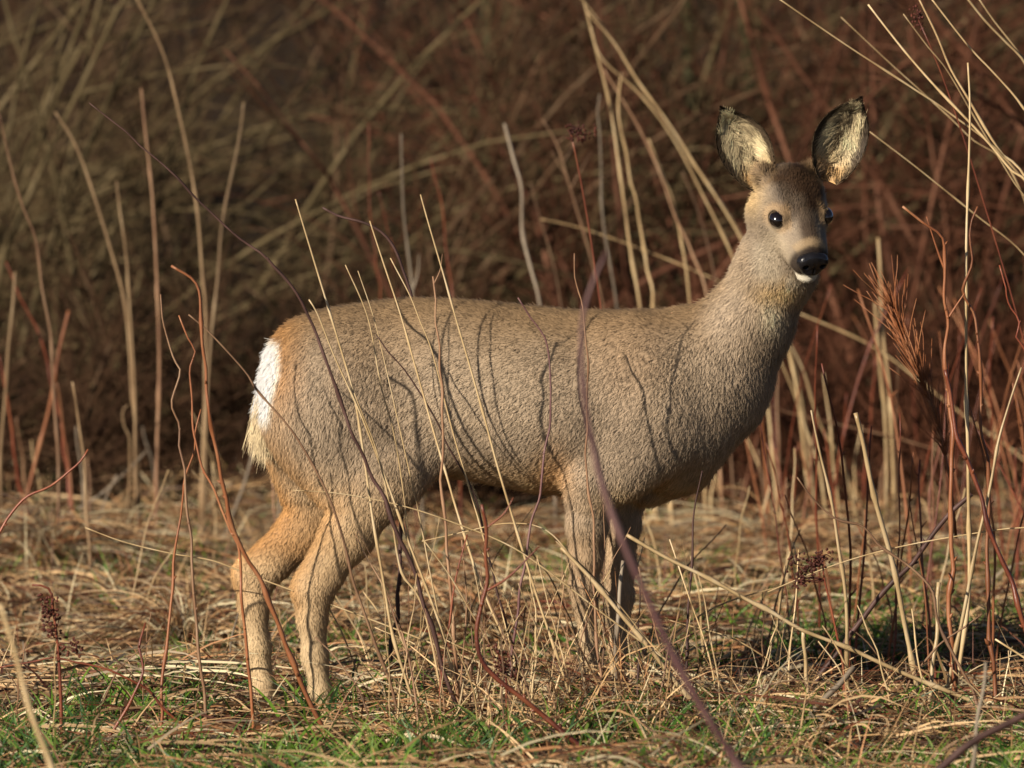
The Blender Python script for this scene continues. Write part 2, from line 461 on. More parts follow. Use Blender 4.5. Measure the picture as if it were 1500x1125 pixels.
# ================================================================== stalks and twigs
MAT = {
    "straw": stem_mat("pale_straw_stalk", (.29, .19, .09), (.42, .29, .14), (.54, .41, .23), .45, 30, .4),
    "faded": stem_mat("faded_straw_stalk", (.17, .105, .052), (.27, .175, .090), (.38, .27, .15), .5, 30, .3),
    "seed": stem_mat("dark_red_seed_husk", (.045, .012, .008), (.085, .022, .013), (.15, .045, .024), .6, 60, .3),
    "bright": stem_mat("sunny_straw_stalk", (.38, .26, .12), (.54, .39, .20), (.66, .52, .32), .4, 30, .4),
    "pink": stem_mat("pinkish_dry_stalk", (.17, .085, .045), (.27, .15, .08), (.38, .24, .14), .5, 30, .35),
    "orange": stem_mat("orange_stalk", (.17, .058, .022), (.27, .098, .038), (.38, .18, .085), .45, 30, .4),
    "red": stem_mat("red_bramble_stem", (.10, .024, .013), (.18, .045, .020), (.27, .09, .04), .4, 30, .45),
    "brown": stem_mat("brown_stalk", (.10, .055, .030), (.17, .095, .052), (.26, .16, .09), .55, 30, .3),
    "dark": stem_mat("dark_twig", (.035, .018, .014), (.065, .032, .025), (.11, .06, .05), .55, 30, .3),
    "purple": stem_mat("purplish_stem", (.085, .036, .036), (.16, .075, .070), (.28, .165, .145), .5, 22, .35),
    "grey": stem_mat("weathered_grey_stalk", (.15, .115, .08), (.24, .19, .135), (.36, .30, .22), .65, 30, .25),
}
def stalk(name, pts, Y, rpx, mat, label, category, group=None, tip=.45, nodes=0, buds=0, ground=True, Y2=None, sides=6, fork=None, lie=False):
    """one stem. pts: photo pixels from tip to base on the upright plane at depth Y (Y2: depth of the base);
    the foot is carried on down into the ground"""
    n = len(pts)
    if mat == 'straw' and Y < .35: mat = 'bright'
    if mat == 'straw' and pts[0][0] < 420: mat = 'faded'
    if lie:                                   # lies on the ground: each point dropped onto it
        P = []
        for px, py in pts:
            d = FWD * F_PX + UPV * (562.5 - py) + np.array([px - 750.0, 0, 0]); t = -(CAM_Z - .03) / d[2]
            P.append(np.array([t * d[0], CAM_Y + t * d[1], .0])); P[-1][2] = float(ground_z(P[-1][0], P[-1][1])[0]) + .028
        Y = P[0][1]
    if Y > .35 and 735 <= pts[-1][1] <= 1000 and not lie:      # foot seen on the ground: its depth follows
        Y = min(3.1, 19110.0 / (pts[-1][1] + 290) - 14)
    Y2 = Y if Y2 is None else Y2
    if not lie: P = [W(px, py, Y + (Y2 - Y) * i / max(n - 1, 1)) for i, (px, py) in enumerate(pts)]
    if ground:
        last, prev = P[-1], P[-2]
        gz = float(ground_z(last[0], last[1])[0])
        if last[2] > gz:
            dx = (last[0] - prev[0]) / max(prev[2] - last[2], .02)
            dx = max(-2.6, min(2.6, dx))
            h = last[2] - gz + .015
            if h > .05:
                P.append(np.array([last[0] + dx * h * .5, last[1], last[2] - h * .5]))
            P.append(np.array([last[0] + dx * h * .95, last[1], gz - .015]))
    P = P[::-1]
    L = sum(np.linalg.norm(P[i + 1] - P[i]) for i in range(len(P) - 1))
    m = int(max(10, min(70, L / .012)))
    base = P[0].copy()
    path = smooth_path(P, m) - base
    sc = (Y - CAM_Y) / F_PX
    # fine waver and depth wander so that no stem is a ruled line
    t = np.linspace(0, 1, m)
    ph = rng.uniform(0, 6.3, 6)
    path[:, 0] += .0012 * np.sin(t * 17 + ph[0]) * (t > .02)
    path[:, 1] += (.010 * np.sin(t * 5 + ph[1]) + .02 * rng.normal() * t) * min(1, L / .3) * (t > .02)
    if buds:                                  # woody twigs run in short straight pieces with a kink at each joint
        kn = max(3, int(L / .035)); kk = np.linspace(0, 1, kn + 1)
        path[:, 0] += np.interp(t, kk, np.concatenate([[0], rng.normal(0, .0022, kn)]))
        path[:, 1] += np.interp(t, kk, np.concatenate([[0], rng.normal(0, .0022, kn)]))
    r = (.80 if Y < .4 else .62) * rpx * sc * (1 - (1 - tip) * t ** 1.3)
    if nodes:
        for k in range(1, nodes + 1):
            c = k / (nodes + 1) + rng.normal(0, .02)
            r = r * (1 + .5 * np.exp(-((t - c) * m / 1.1) ** 2))
    r = r * (1 + rng.normal(0, .05, m))
    sp = Soup(); sp.add(*tube(path, r, sides))
    for k in range(buds):
        i0 = int(rng.uniform(.15, .97) * (m - 1))
        ax = path[min(i0 + 1, m - 1)] - path[max(i0 - 1, 0)]; ax /= np.linalg.norm(ax) + 1e-9
        sd = rng.normal(0, 1, 3); sd -= ax * np.dot(sd, ax); sd /= np.linalg.norm(sd)
        d = ax * .7 + sd * .7
        bl = r[i0] * rng.uniform(2.0, 3.6)
        sp.add(*tube(np.array([path[i0], path[i0] + d * bl * .5, path[i0] + d * bl]), np.array([r[i0] * .75, r[i0] * .8, r[i0] * .15]), 5))
    o = sp.build(name, MAT[mat])
    o.location = base
    if fork:
        for fp in fork:
            Q = np.array([W(px, py, Y) for px, py in fp]) - base
            # start on the stem itself
            k = np.argmin(np.linalg.norm(path - Q[0], axis=1)); Q[:, 1] += path[k][1] - Q[0][1]; Q[0] = path[k]
            qq = smooth_path(Q, 12)
            Vv, Ff = tube(qq, np.linspace(r[k] * .8, r[k] * .35, 12), 5)
            mesh_obj("side_twig", Vv, Ff, MAT[mat], o)
    tag(o, label, category, group)
    return o

T = []   # (name, pixels tip->base, Y, r, material, label, category, options)
def S(*a, **k): T.append((a, k))
ST, TW = "dry_stalk", "bramble_twig"
# --- in front of the deer
S(ST, [(432, 292), (465, 395), (495, 500), (520, 590), (537, 690), (548, 775), (562, 862), (575, 930), (597, 1000)], -.30, 3.0, "straw", "long pale straw with a tiny white tip crossing the deer's hip", "grass stalk", nodes=4)
S("dead_nettle_stem", [(132, 150), (200, 205), (262, 262), (330, 330), (420, 405), (452, 470), (487, 553), (505, 603), (527, 655), (556, 722), (580, 775), (604, 835), (625, 900)], -.34, 4.0, "dark", "long dark leaning stem crossing the haunch, its thin tip over the olive shrubs", "stem", nodes=5, buds=6, tip=.3)
S(ST, [(453, 437), (467, 460), (492, 522), (522, 592), (545, 650), (575, 725), (605, 810), (640, 905), (660, 965)], -.28, 2.8, "straw", "straight straw with a broken blunt top beside the white-tipped one on the haunch", "grass stalk", nodes=3)
S(ST, [(617, 285), (640, 370), (665, 460), (690, 540), (710, 610), (730, 690), (752, 765), (778, 845)], -.32, 2.7, "straw", "slender upright straw rising from the deer's flank above its back", "grass stalk", nodes=4)
S(ST, [(542, 325), (560, 380), (585, 460), (605, 530), (622, 585), (650, 680), (672, 760), (702, 850), (740, 935)], -.26, 2.7, "straw", "slender straw over the hip beside the dark arched twig's end", "grass stalk", nodes=4)
S(ST, [(573, 378), (600, 430), (615, 470), (632, 515), (655, 600), (685, 705), (705, 780)], -.22, 2.2, "straw", "thin short straw between two longer ones on the back", "grass stalk")
S(TW, [(632, 405), (640, 470), (645, 520), (645, 600), (648, 700), (655, 780), (660, 850), (666, 935)], -.30, 3.4, "pink", "upright pinkish twig with a forked top standing against the flank", "twig", nodes=3, buds=7, fork=[[(637, 420), (645, 395), (648, 372)]])
S(ST, [(505, 388), (540, 470), (560, 570), (575, 630), (590, 720), (602, 805), (620, 890)], -.24, 2.2, "straw", "hair-thin straw on the hip with bent top", "grass stalk", "thin straws over the hip")
S(ST, [(525, 397), (545, 460), (560, 520), (585, 620), (610, 740)], -.2, 1.8, "straw", "hair-thin straw on the hip with bent top", "grass stalk", "thin straws over the hip")
S(TW, [(470, 305), (495, 318), (540, 330), (575, 360), (598, 410), (606, 470), (600, 600), (590, 740)], .30, 4.2, "dark", "dark arched twig bowing over behind the deer's back", "twig", buds=4, tip=.5)
S(TW, [(548, 490), (590, 540), (625, 590), (650, 640), (680, 695), (700, 750), (722, 835)], -.22, 2.5, "dark", "thin dark red twig slanting down across the flank", "twig", buds=5)
S(TW, [(759, 437), (775, 461), (796, 499), (804, 550), (806, 598), (799, 646), (794, 688), (785, 739), (772, 800), (762, 860), (755, 925)], -.30, 2.9, "purple", "wavy purplish twig with hooked tip in front of the ribs", "twig", buds=5)
S(TW, [(845, 372), (849, 420), (857, 470), (858, 600), (860, 700), (866, 760), (870, 830), (872, 900), (876, 955)], -.28, 2.7, "pink", "straight reddish stalk standing in front of the near foreleg", "twig", nodes=3, buds=5)
S("bramble_cane", [(890, 368), (864, 425), (851, 480), (853, 560), (868, 650), (890, 730), (920, 810), (950, 880), (985, 960), (1030, 1040), (1085, 1125), (1150, 1240)], -3.2, 9.0, "purple", "thick blurred purplish cane curving down past the deer's shoulder", "cane", tip=.38, nodes=5, sides=8)
S(TW, [(250, 387), (287, 413), (295, 460), (297, 507), (303, 553), (308, 617), (320, 680), (334, 752), (353, 795), (378, 842), (405, 912), (442, 1000), (482, 1095)], -.42, 4.6, "orange", "long orange-red twig leaning past the hind legs with hooked tip", "twig", nodes=5, buds=9, tip=.5)
S(TW, [(267, 463), (277, 500), (285, 513), (276, 543), (282, 587), (284, 633), (296, 680), (315, 718), (340, 780), (348, 800), (353, 875), (362, 940), (367, 975), (371, 1045)], -.38, 3.2, "orange", "kinked orange twig with zigzag top standing upright by the far hock", "twig", buds=9)
S(TW, [(233, 433), (238, 483), (250, 527), (262, 547), (253, 593), (265, 627), (268, 680), (272, 748), (282, 808), (285, 875), (292, 958), (303, 1045)], -.36, 3.1, "pink", "wavy thin pale-orange twig next to the kinked one", "twig", buds=8)
S(TW, [(294, 600), (287, 650), (278, 680), (267, 720), (260, 792), (253, 858), (245, 935), (238, 992), (236, 1035)], -.33, 3.0, "orange", "short straight orange stem leaning back at the twigs' foot behind the hind legs", "twig", nodes=3, buds=3)
S(ST, [(276, 460), (307, 487), (360, 543), (378, 570), (425, 625), (458, 680), (485, 735), (505, 792), (518, 848), (532, 892), (552, 952), (572, 1002), (586, 1055)], -.36, 2.9, "brown", "bent brown stalk arcing from the tail down over the near hind leg", "grass stalk", nodes=4)
S(ST, [(520, 575), (545, 640), (560, 695), (575, 762), (588, 838), (608, 868), (626, 908), (643, 960)], -.31, 2.6, "straw", "pale cracked straw kinking below the belly fold", "grass stalk", nodes=3)
S(ST, [(428, 720), (498, 725), (592, 743), (675, 770), (750, 802), (817, 848), (873, 890)], -.33, 2.0, "straw", "thin pale straw lying nearly level across thigh and belly gap", "grass stalk")
S(ST, [(613, 790), (680, 776), (745, 764), (800, 775), (850, 830)], -.25, 1.9, "straw", "short bright straw bridging the gap under the belly", "grass stalk")
S(ST, [(823, 803), (853, 835), (883, 868), (907, 895), (937, 932), (963, 965), (990, 998), (1018, 1030)], -.36, 4.2, "straw", "stout straw stalk propped aslant in front of both forelegs", "grass stalk", nodes=3, tip=.85)
S(ST, [(917, 782), (980, 817), (1037, 845), (1093, 877), (1125, 893), (1175, 922), (1242, 948), (1292, 972), (1338, 993), (1385, 1012)], -.30, 4.2, "straw", "long stout fallen straw stalk slanting away from the forelegs", "grass stalk", nodes=5, tip=.8)
S(ST, [(912, 822), (908, 875), (903, 925), (902, 975), (897, 1040)], -.25, 4.0, "grey", "pale weathered stump of stalk in front of the shaded foreleg", "grass stalk", nodes=2, tip=.9)
S(ST, [(1028, 690), (1017, 758), (1013, 825), (1010, 875), (1007, 930)], -.15, 2.8, "dark", "dark upright stem below the tip of the breast", "stem", nodes=2)
S(ST, [(885, 740), (885, 800), (885, 862), (884, 940)], -.2, 2.0, "brown", "thin brown stem close beside the near foreleg", "stem")
S(ST, [(937, 860), (936, 930), (935, 1012)], -.32, 2.4, "dark", "short dark stem rooted in front of the forelegs", "stem", nodes=1)
S(TW, [(708, 738), (715, 775), (712, 815), (712, 852), (704, 885), (697, 928), (704, 962), (728, 992), (777, 1032), (830, 1075), (890, 1125), (950, 1190)], -.75, 5.6, "red", "crooked dark red bramble shoot rising from the grass below the belly", "twig", tip=.55, buds=7, fork=[[(714, 770), (738, 752), (752, 728)], [(708, 868), (745, 845), (790, 800)]])
S(TW, [(130, 660), (118, 675), (100, 690), (70, 715), (33, 733), (0, 778), (-60, 870)], -.35, 4.0, "red", "red twig reaching in at a slant over the straw bank", "twig", buds=4)
S(TW, [(208, 915), (205, 942), (208, 975), (203, 1002), (178, 1050), (150, 1090), (122, 1128)], -.5, 3.8, "red", "short curved dark red shoot in the straw behind the hind feet", "twig", tip=.45, buds=3)
S(TW, [(0, 977), (50, 968), (80, 962), (110, 968), (150, 977), (183, 992), (213, 1008), (235, 1030)], -.45, 2.7, "red", "low arching red runner bowed over the straw", "runner", buds=4)
S("dry_stalk", [(0, 885), (20, 955), (45, 1040), (75, 1125), (105, 1230)], -2.6, 7.0, "straw", "blurred pale stalk standing well in front of the seeded dock", "grass stalk", tip=.6)
S(TW, [(107, 915), (150, 955), (185, 985), (230, 1030)], -.3, 2.0, "brown", "thin brown stem leaning over the straw by the seeded dock", "stem")
# --- behind, left
S(ST, [(23, 397), (18, 470), (10, 560), (3, 640), (0, 745)], 1.6, 4.2, "straw", "pale stout broken-topped stalk, outermost of the reeds behind the rump", "grass stalk", nodes=2, tip=.8)
S(ST, [(0, 165), (18, 240), (35, 300), (53, 350), (62, 423), (75, 487), (78, 533), (80, 593), (85, 675), (87, 792), (87, 862)], .9, 4.0, "pink", "tall pinkish stalk bending twice, before the olive shrubs", "grass stalk", nodes=5)
S(ST, [(100, 455), (88, 513), (78, 567), (67, 617), (53, 675), (30, 758)], 1.3, 4.8, "orange", "thick orange stalk leaning across the tall pinkish one", "grass stalk", nodes=3, tip=.8)
S(ST, [(80, 165), (110, 215), (142, 300), (163, 367), (180, 433), (188, 500), (193, 567), (200, 633), (203, 740)], 1.5, 4.6, "straw", "tall bowed straw-coloured reed with drooping top", "grass stalk", nodes=4)
S(ST, [(172, 265), (175, 300), (185, 383), (192, 467), (195, 533), (198, 640), (200, 740)], 1.9, 4.2, "straw", "straight reed standing just behind the bowed one", "grass stalk", nodes=3)
S(ST, [(207, 130), (215, 220), (223, 300), (230, 400), (232, 500), (232, 583), (230, 675), (228, 768)], 1.2, 4.6, "pink", "very straight tall pinkish-tan stalk with a dark joint", "grass stalk", nodes=4)
S(ST, [(195, -10), (240, 80), (265, 180), (287, 300), (297, 400), (302, 467), (298, 640), (295, 775)], 1.4, 4.2, "straw", "tallest arching reed of those behind the deer's rump", "grass stalk", nodes=5)
S(ST, [(357, 150), (350, 200), (328, 317), (320, 400), (310, 483), (306, 560), (300, 700), (298, 770)], 1.7, 4.4, "straw", "reed leaning the other way, its tip towards the deer", "grass stalk", nodes=4)
S(ST, [(412, 558), (390, 600), (367, 675), (350, 732), (333, 775)], .8, 4.2, "grey", "greyish stalk leaning in behind the tail", "grass stalk", nodes=2)
S(ST, [(404, 600), (408, 675), (410, 758)], 1.0, 4.2, "grey", "pale stub of stalk straight below the tail tuft", "grass stalk", nodes=1, tip=.9)
S(TW, [(5, 385), (30, 440), (60, 500), (75, 560), (90, 640), (103, 735)], 1.8, 3.6, "red", "red stem leaning among the reeds behind the rump", "stem", "red stems among the reeds", buds=3)
S(TW, [(0, 520), (12, 600), (25, 690), (42, 775)], 1.5, 4.4, "red", "red stem leaning among the reeds behind the rump", "stem", "red stems among the reeds", buds=3)
S(TW, [(83, 560), (95, 640), (108, 740)], 1.6, 4.2, "orange", "red stem leaning among the reeds behind the rump", "stem", "red stems among the reeds")
S(ST, [(153, 305), (160, 420), (102, 500), (105, 560), (120, 650), (125, 720)][3:], 2.2, 4.4, "straw", "short faded reed foot beneath the olive shrubs", "grass stalk")
S(ST, [(190, 590), (180, 600), (184, 625), (192, 640), (190, 700), (186, 770)], 1.2, 3.6, "straw", "straw with its top curled into a hook", "grass stalk")
S("fallen_stalk", [(-40, 842), (0, 832), (60, 817), (120, 805), (175, 800)], 2.2, 4.5, "straw", "straight pale stalk lying flat on the straw bank behind the rump", "grass stalk", "stalks lying on the straw bank", ground=False, lie=True)
S("fallen_stalk", [(-30, 805), (20, 795), (65, 790), (140, 782)], 2.8, 4.5, "straw", "straight pale stalk lying flat on the straw bank behind the rump", "grass stalk", "stalks lying on the straw bank", ground=False, lie=True)
S(ST, [(215, 660), (175, 700), (140, 730), (95, 755)], 1.6, 3.6, "grey", "grey stalk leaning low across the bank under the reeds", "grass stalk")
S(ST, [(124, 774), (180, 795), (250, 812), (310, 822), (372, 845)], -.1, 2.2, "straw", "fine pale straw crossing the orange twigs below their middle", "grass stalk")
# --- behind the back
S("dead_willowherb", [(588, 195), (590, 250), (592, 317), (597, 367), (603, 417), (612, 520), (620, 760)], .9, 4.2, "grey", "bleached grey stem with side shoot, standing behind the hip", "stem", nodes=3, fork=[[(605, 430), (612, 400), (614, 372)]])
S(TW, [(630, 232), (638, 263), (650, 317), (658, 400), (668, 520), (675, 760)], 1.3, 3.0, "red", "dull red stem behind the deer's back beside the bleached one", "stem", "dull red stems behind the back", buds=2)
S(TW, [(540, 180), (541, 260), (546, 340), (556, 430), (570, 600), (580, 760)], 1.5, 2.6, "red", "dull red stem behind the deer's back beside the bleached one", "stem", "dull red stems behind the back", buds=2)
S(TW, [(555, 280), (570, 350), (583, 440), (600, 600), (610, 760)], 1.2, 2.4, "red", "dull red stem behind the deer's back beside the bleached one", "stem", "dull red stems behind the back", buds=2)
S(ST, [(738, 181), (753, 235), (765, 277), (766, 341), (777, 393), (790, 445), (805, 560), (815, 760)], 1.0, 4.2, "grey", "greyish stalk with snapped blunt top behind the mid back", "grass stalk", nodes=3, tip=.85)
S(ST, [(778, 268), (792, 324), (809, 384), (822, 445), (840, 560), (850, 760)], 1.2, 3.0, "brown", "brown stem with a small withered head behind the mid back", "stem", nodes=2)
S("seed_stalk", [(796, 175), (817, 213), (834, 273), (851, 329), (868, 384), (884, 445), (905, 560), (915, 760)], 1.1, 3.6, "brown", "brown branched seed stalk behind the withers", "stem", nodes=2, fork=[[(817, 213), (835, 195), (850, 178)], [(824, 235), (848, 205), (868, 190)], [(834, 273), (856, 240), (866, 222)], [(830, 255), (815, 235), (808, 222)]])
S(ST, [(875, 137), (877, 205), (881, 273), (888, 341), (900, 430), (912, 560), (920, 760)], .8, 4.0, "grey", "feathery-topped grey straw behind the withers", "grass stalk", nodes=3, buds=9)
S(ST, [(852, -15), (875, 77), (892, 149), (903, 222), (915, 299), (926, 376), (937, 445), (950, 580), (962, 760)], .7, 4.6, "straw", "brightest and tallest straw behind the withers", "grass stalk", nodes=5)
S(ST, [(909, 107), (907, 171), (920, 230), (932, 299), (943, 363), (957, 445), (972, 580), (985, 760)], .75, 4.6, "straw", "tall straw with a bud-like top close beside the brightest one", "grass stalk", nodes=5, buds=4)
S(ST, [(845, -12), (894, 55), (928, 111), (971, 171), (1013, 235), (1052, 290), (1085, 345), (1125, 420), (1170, 560), (1195, 760)], .9, 4.0, "straw", "long straw leaning from above the withers down behind the neck", "grass stalk", "leaning straws behind the neck", nodes=5)
S(ST, [(858, 15), (900, 62), (935, 118), (980, 182), (1020, 245), (1060, 305), (1092, 360), (1130, 440), (1165, 560), (1190, 760)], .95, 3.8, "straw", "long straw leaning from above the withers down behind the neck", "grass stalk", "leaning straws behind the neck", nodes=5)
S(ST, [(864, 38), (881, 85), (941, 141), (988, 205), (1031, 290), (1073, 376), (1110, 480), (1140, 760)], 1.0, 3.8, "straw", "long straw leaning from above the withers down behind the neck", "grass stalk", "leaning straws behind the neck", nodes=4)
S(ST, [(885, 102), (920, 158), (945, 205), (967, 256), (988, 316), (1013, 367), (1040, 460), (1060, 760)], 1.1, 3.8, "pink", "pinkish straw slanting through the fan above the neck base", "grass stalk", nodes=4)
S(ST, [(949, 203), (971, 256), (988, 299), (1003, 384), (1010, 445), (1025, 580), (1035, 760)], .85, 4.2, "straw", "stout straw with fluffy top just clear of the neck", "grass stalk", nodes=3)
S(ST, [(999, 252), (1018, 299), (1035, 350), (1050, 420), (1065, 560), (1075, 760)], 1.2, 3.4, "brown", "thin brownish straw nearest the nape", "grass stalk", nodes=2)
S(ST, [(792, 322), (843, 333), (907, 354), (992, 386), (1058, 414), (1115, 438), (1172, 460), (1258, 497), (1312, 530), (1385, 587), (1438, 627), (1492, 667), (1560, 740)], .45, 2.9, "straw", "very long thin straw passing behind the neck from withers to brambles", "grass stalk", nodes=6)
# --- right side
S(ST, [(1287, 350), (1292, 433), (1295, 500), (1302, 567), (1307, 633), (1309, 700), (1308, 790)], .8, 4.0, "straw", "pale straight stalk with cut top ahead of the muzzle", "grass stalk", nodes=3, tip=.85)
S(ST, [(1283, 443), (1288, 533), (1297, 600), (1298, 675), (1300, 790)], .85, 4.0, "straw", "shorter stalk leaning against the cut-topped one", "grass stalk", nodes=2, tip=.9)
S(ST, [(1155, 497), (1175, 540), (1192, 593), (1208, 633), (1233, 675), (1252, 742), (1268, 808)], .6, 4.8, "straw", "broad curved straw starting under the throat", "grass stalk", nodes=3)
S(ST, [(1142, 523), (1165, 583), (1182, 630), (1197, 675), (1207, 730), (1216, 785)], .7, 4.4, "straw", "second curved straw under the throat, nearer the chest", "grass stalk", nodes=3)
S(ST, [(1188, 600), (1197, 640), (1204, 675), (1217, 735), (1228, 795), (1237, 862), (1241, 978)], .0, 4.0, "straw", "bright upright straw with pointed top ahead of the chest", "grass stalk", nodes=3)
S(ST, [(1207, 547), (1213, 600), (1220, 667), (1226, 725), (1234, 810)], .5, 4.0, "straw", "slim straw rising between the curved ones and the red stems", "grass stalk", nodes=2)
S(ST, [(1138, 530), (1139, 600), (1140, 675), (1140, 780)], .9, 4.0, "pink", "vertical pale-pink stalk just off the chest front", "grass stalk", nodes=2)
S(ST, [(1252, 603), (1269, 675), (1285, 742), (1302, 808), (1315, 858), (1325, 908), (1339, 988)], -.1, 4.6, "straw", "bright stout straw with cut top leaning over the litter ahead of the deer", "grass stalk", nodes=3, tip=.9)
S(ST, [(1418, 92), (1420, 150), (1419, 233), (1417, 333), (1416, 400), (1414, 500), (1414, 583), (1418, 665), (1420, 792), (1418, 875), (1407, 960)], -.12, 3.9, "straw", "tall ruler-straight golden straw standing among the red bramble", "grass stalk", nodes=5)
S(TW, [(1325, 303), (1355, 327), (1382, 357), (1384, 433), (1387, 473), (1385, 533), (1392, 600), (1397, 633), (1394, 675), (1392, 775), (1395, 842), (1392, 908), (1395, 1000)], -.18, 5.0, "orange", "stout orange-red bramble with bent-over tip ahead of the muzzle", "bramble", nodes=6, buds=12, fork=[[(1387, 473), (1402, 448), (1414, 430)], [(1383, 400), (1375, 370), (1358, 318)]])
S(TW, [(1438, 303), (1422, 333), (1427, 380), (1412, 427), (1428, 467), (1433, 517), (1437, 583), (1438, 633), (1444, 672), (1447, 742), (1448, 808), (1450, 875), (1452, 980)], -.16, 4.0, "orange", "orange bramble with zigzag crown beside the golden straw", "bramble", nodes=5, buds=10)
S(TW, [(1382, 543), (1402, 633), (1419, 678), (1438, 732), (1452, 785), (1472, 828), (1488, 868), (1502, 915), (1518, 970)], -.22, 4.8, "red", "red bramble cane sweeping down and away from the orange ones", "bramble", nodes=4, buds=6, tip=.7)
S(TW, [(1467, 387), (1475, 433), (1492, 467), (1485, 493), (1500, 520), (1512, 640), (1515, 800)], .1, 3.2, "red", "knobbly red twig, outermost of the brambles", "bramble", buds=8)
S("fallen_branch", [(1420, 722), (1362, 788), (1325, 832), (1285, 878), (1243, 935)], .05, 5.4, "dark", "dark straight stick leaning across the straw ahead of the chest", "stick", tip=.75, buds=5)
S("fallen_stalk", [(1252, 975), (1222, 1008), (1185, 1048), (1133, 1112)], -.45, 5.6, "grey", "thick greyish stalk lying aslant in front of the dark stick", "stick", tip=.9)
S(TW, [(1166, 700), (1218, 758), (1262, 772), (1298, 805), (1342, 838), (1365, 872), (1374, 908), (1392, 952), (1415, 992), (1434, 1040)], -.35, 3.0, "brown", "arched brown twig stepping down through the straw ahead of the chest", "twig", nodes=5, buds=4)
S(ST, [(1125, 867), (1208, 833), (1292, 807), (1392, 787), (1500, 773), (1560, 790)], -.1, 2.0, "straw", "hair-thin straw lying almost level over the grass ahead of the chest", "grass stalk")
S(ST, [(1085, 585), (1125, 593), (1168, 607), (1258, 628), (1342, 650), (1395, 672), (1450, 740)], .5, 2.4, "pink", "thin pinkish straw strung out level behind the chest", "grass stalk")
S("bramble_cane", [(1365, 1135), (1420, 1092), (1500, 1052), (1580, 1020)][::-1], -1.9, 8.5, "dark", "thick dark blurred cane lying before the brambles' feet", "cane", tip=.8, buds=3, ground=True)
S(ST, [(1445, 972), (1440, 1015), (1432, 1060), (1425, 1120)], -1.6, 5.5, "grey", "blurred grey-green stalk end standing before the brambles", "grass stalk")
S(ST, [(1177, 922), (1180, 975), (1184, 1015)], -.3, 4.0, "straw", "short bright upright stub beside the long fallen stalk's middle", "grass stalk", tip=.9)
S(ST, [(1376, 855), (1373, 925), (1368, 968)], -.22, 4.2, "straw", "short bright straw stub by the bramble's foot", "grass stalk", tip=.9)
S(ST, [(1498, 540), (1478, 600), (1462, 650), (1451, 708), (1445, 742), (1435, 785), (1419, 858), (1405, 930)], -.2, 4.0, "straw", "bright broken straw leaning out between the two orange brambles", "grass stalk", nodes=3)
S(ST, [(1457, 935), (1480, 950), (1520, 975)], -.35, 3.8, "straw", "bright straw lying on the litter below the brambles", "grass stalk", ground=True)
# fan of tall straws leaning in from the right
FAN = [([(1137, -5), (1242, 67), (1292, 100), (1342, 133), (1392, 167), (1480, 240), (1570, 380), (1640, 700)], 3.4, .5),
       ([(1273, 7), (1325, 73), (1365, 120), (1402, 160), (1442, 203), (1478, 247), (1530, 320), (1600, 700)], 3.8, .3),
       ([(1345, -5), (1372, 50), (1392, 100), (1415, 140), (1445, 193), (1468, 227), (1500, 258), (1570, 400), (1620, 700)], 3.8, .35),
       ([(1363, -5), (1418, 67), (1458, 110), (1500, 160), (1560, 260), (1640, 700)], 3.8, .4),
       ([(1412, -8), (1442, 30), (1478, 67), (1505, 98), (1580, 240), (1660, 700)], 5.4, .6),
       ([(1430, -8), (1455, 30), (1490, 75), (1520, 120), (1590, 260), (1650, 700)], 4.0, .62),
       ([(1275, 193), (1332, 237), (1385, 280), (1435, 320), (1500, 372), (1570, 470), (1630, 700)], 2.9, .7),
       ([(1322, 20), (1358, 67), (1388, 103), (1430, 175), (1480, 260), (1550, 380), (1610, 700)], 3.2, .45),
       ([(1232, 25), (1300, 90), (1350, 135), (1420, 200), (1500, 290), (1600, 700)], 2.6, .9)]
for pts, r, Yf in FAN:
    S(ST, pts, Yf, r, "straw", "tall thin straw of the leaning fan high above the brambles", "grass stalk", "fan of leaning straws", nodes=5)
for a, k in T:
    name, pts, Yd, r, mat, label, cat = a[:7]
    stalk(name, pts, Yd, r, mat, label, cat, a[7] if len(a) > 7 else None, **k)

# --- the many look-alike stalks that only their place tells apart
def field(n, x0, x1, Y0, Y1, h0, h1, r0, r1, mats, label, cat, group, name=ST, lean=.25, lean_bias=0.0, buds=0, avoid=None):
    made = 0
    while made < n:
        x, y = rng.uniform(x0, x1), rng.uniform(Y0, Y1)
        if avoid and avoid(x, y):
            continue
        z = float(ground_z(x, y)[0])
        h = rng.uniform(h0, h1)
        l = rng.normal(lean_bias, lean); l2 = rng.normal(0, .15)
        k = rng.normal(0, .10)
        P = np.array([[0, 0, -.015], [l * h * .25, l2 * h * .25, h * .33], [l * h * .6 + k * h * .3, l2 * h * .6, h * .67], [l * h + k * h, l2 * h, h * (1 - .12 * abs(l))]])
        m = 16
        path = smooth_path(P, m)
        t = np.linspace(0, 1, m)
        path[:, 0] += .0015 * np.sin(t * rng.uniform(8, 22) + rng.uniform(0, 6))
        r = rng.uniform(r0, r1) * (1 - .5 * t) * (1 + .3 * (rng.random(m) < .12))
        sp = Soup(); sp.add(*tube(path, r, 5))
        for b_ in range(buds):
            i0 = int(rng.uniform(.2, .97) * (m - 1))
            d = np.array([rng.choice([-1, 1]) * .7, rng.normal(0, .4), .8]); bl = r[i0] * rng.uniform(2.5, 9)
            sp.add(*tube(np.array([path[i0], path[i0] + d * bl * .5, path[i0] + d * bl]), np.array([r[i0] * .7, r[i0] * .6, r[i0] * .2]), 4))
        o = sp.build(name, MAT[mats[rng.integers(len(mats))]])
        o.location = (x, y, z)
        tag(o, label, cat, group)
        made += 1
legs_clear = lambda x, y: -.13 < y < .13 and -.45 < x < .25
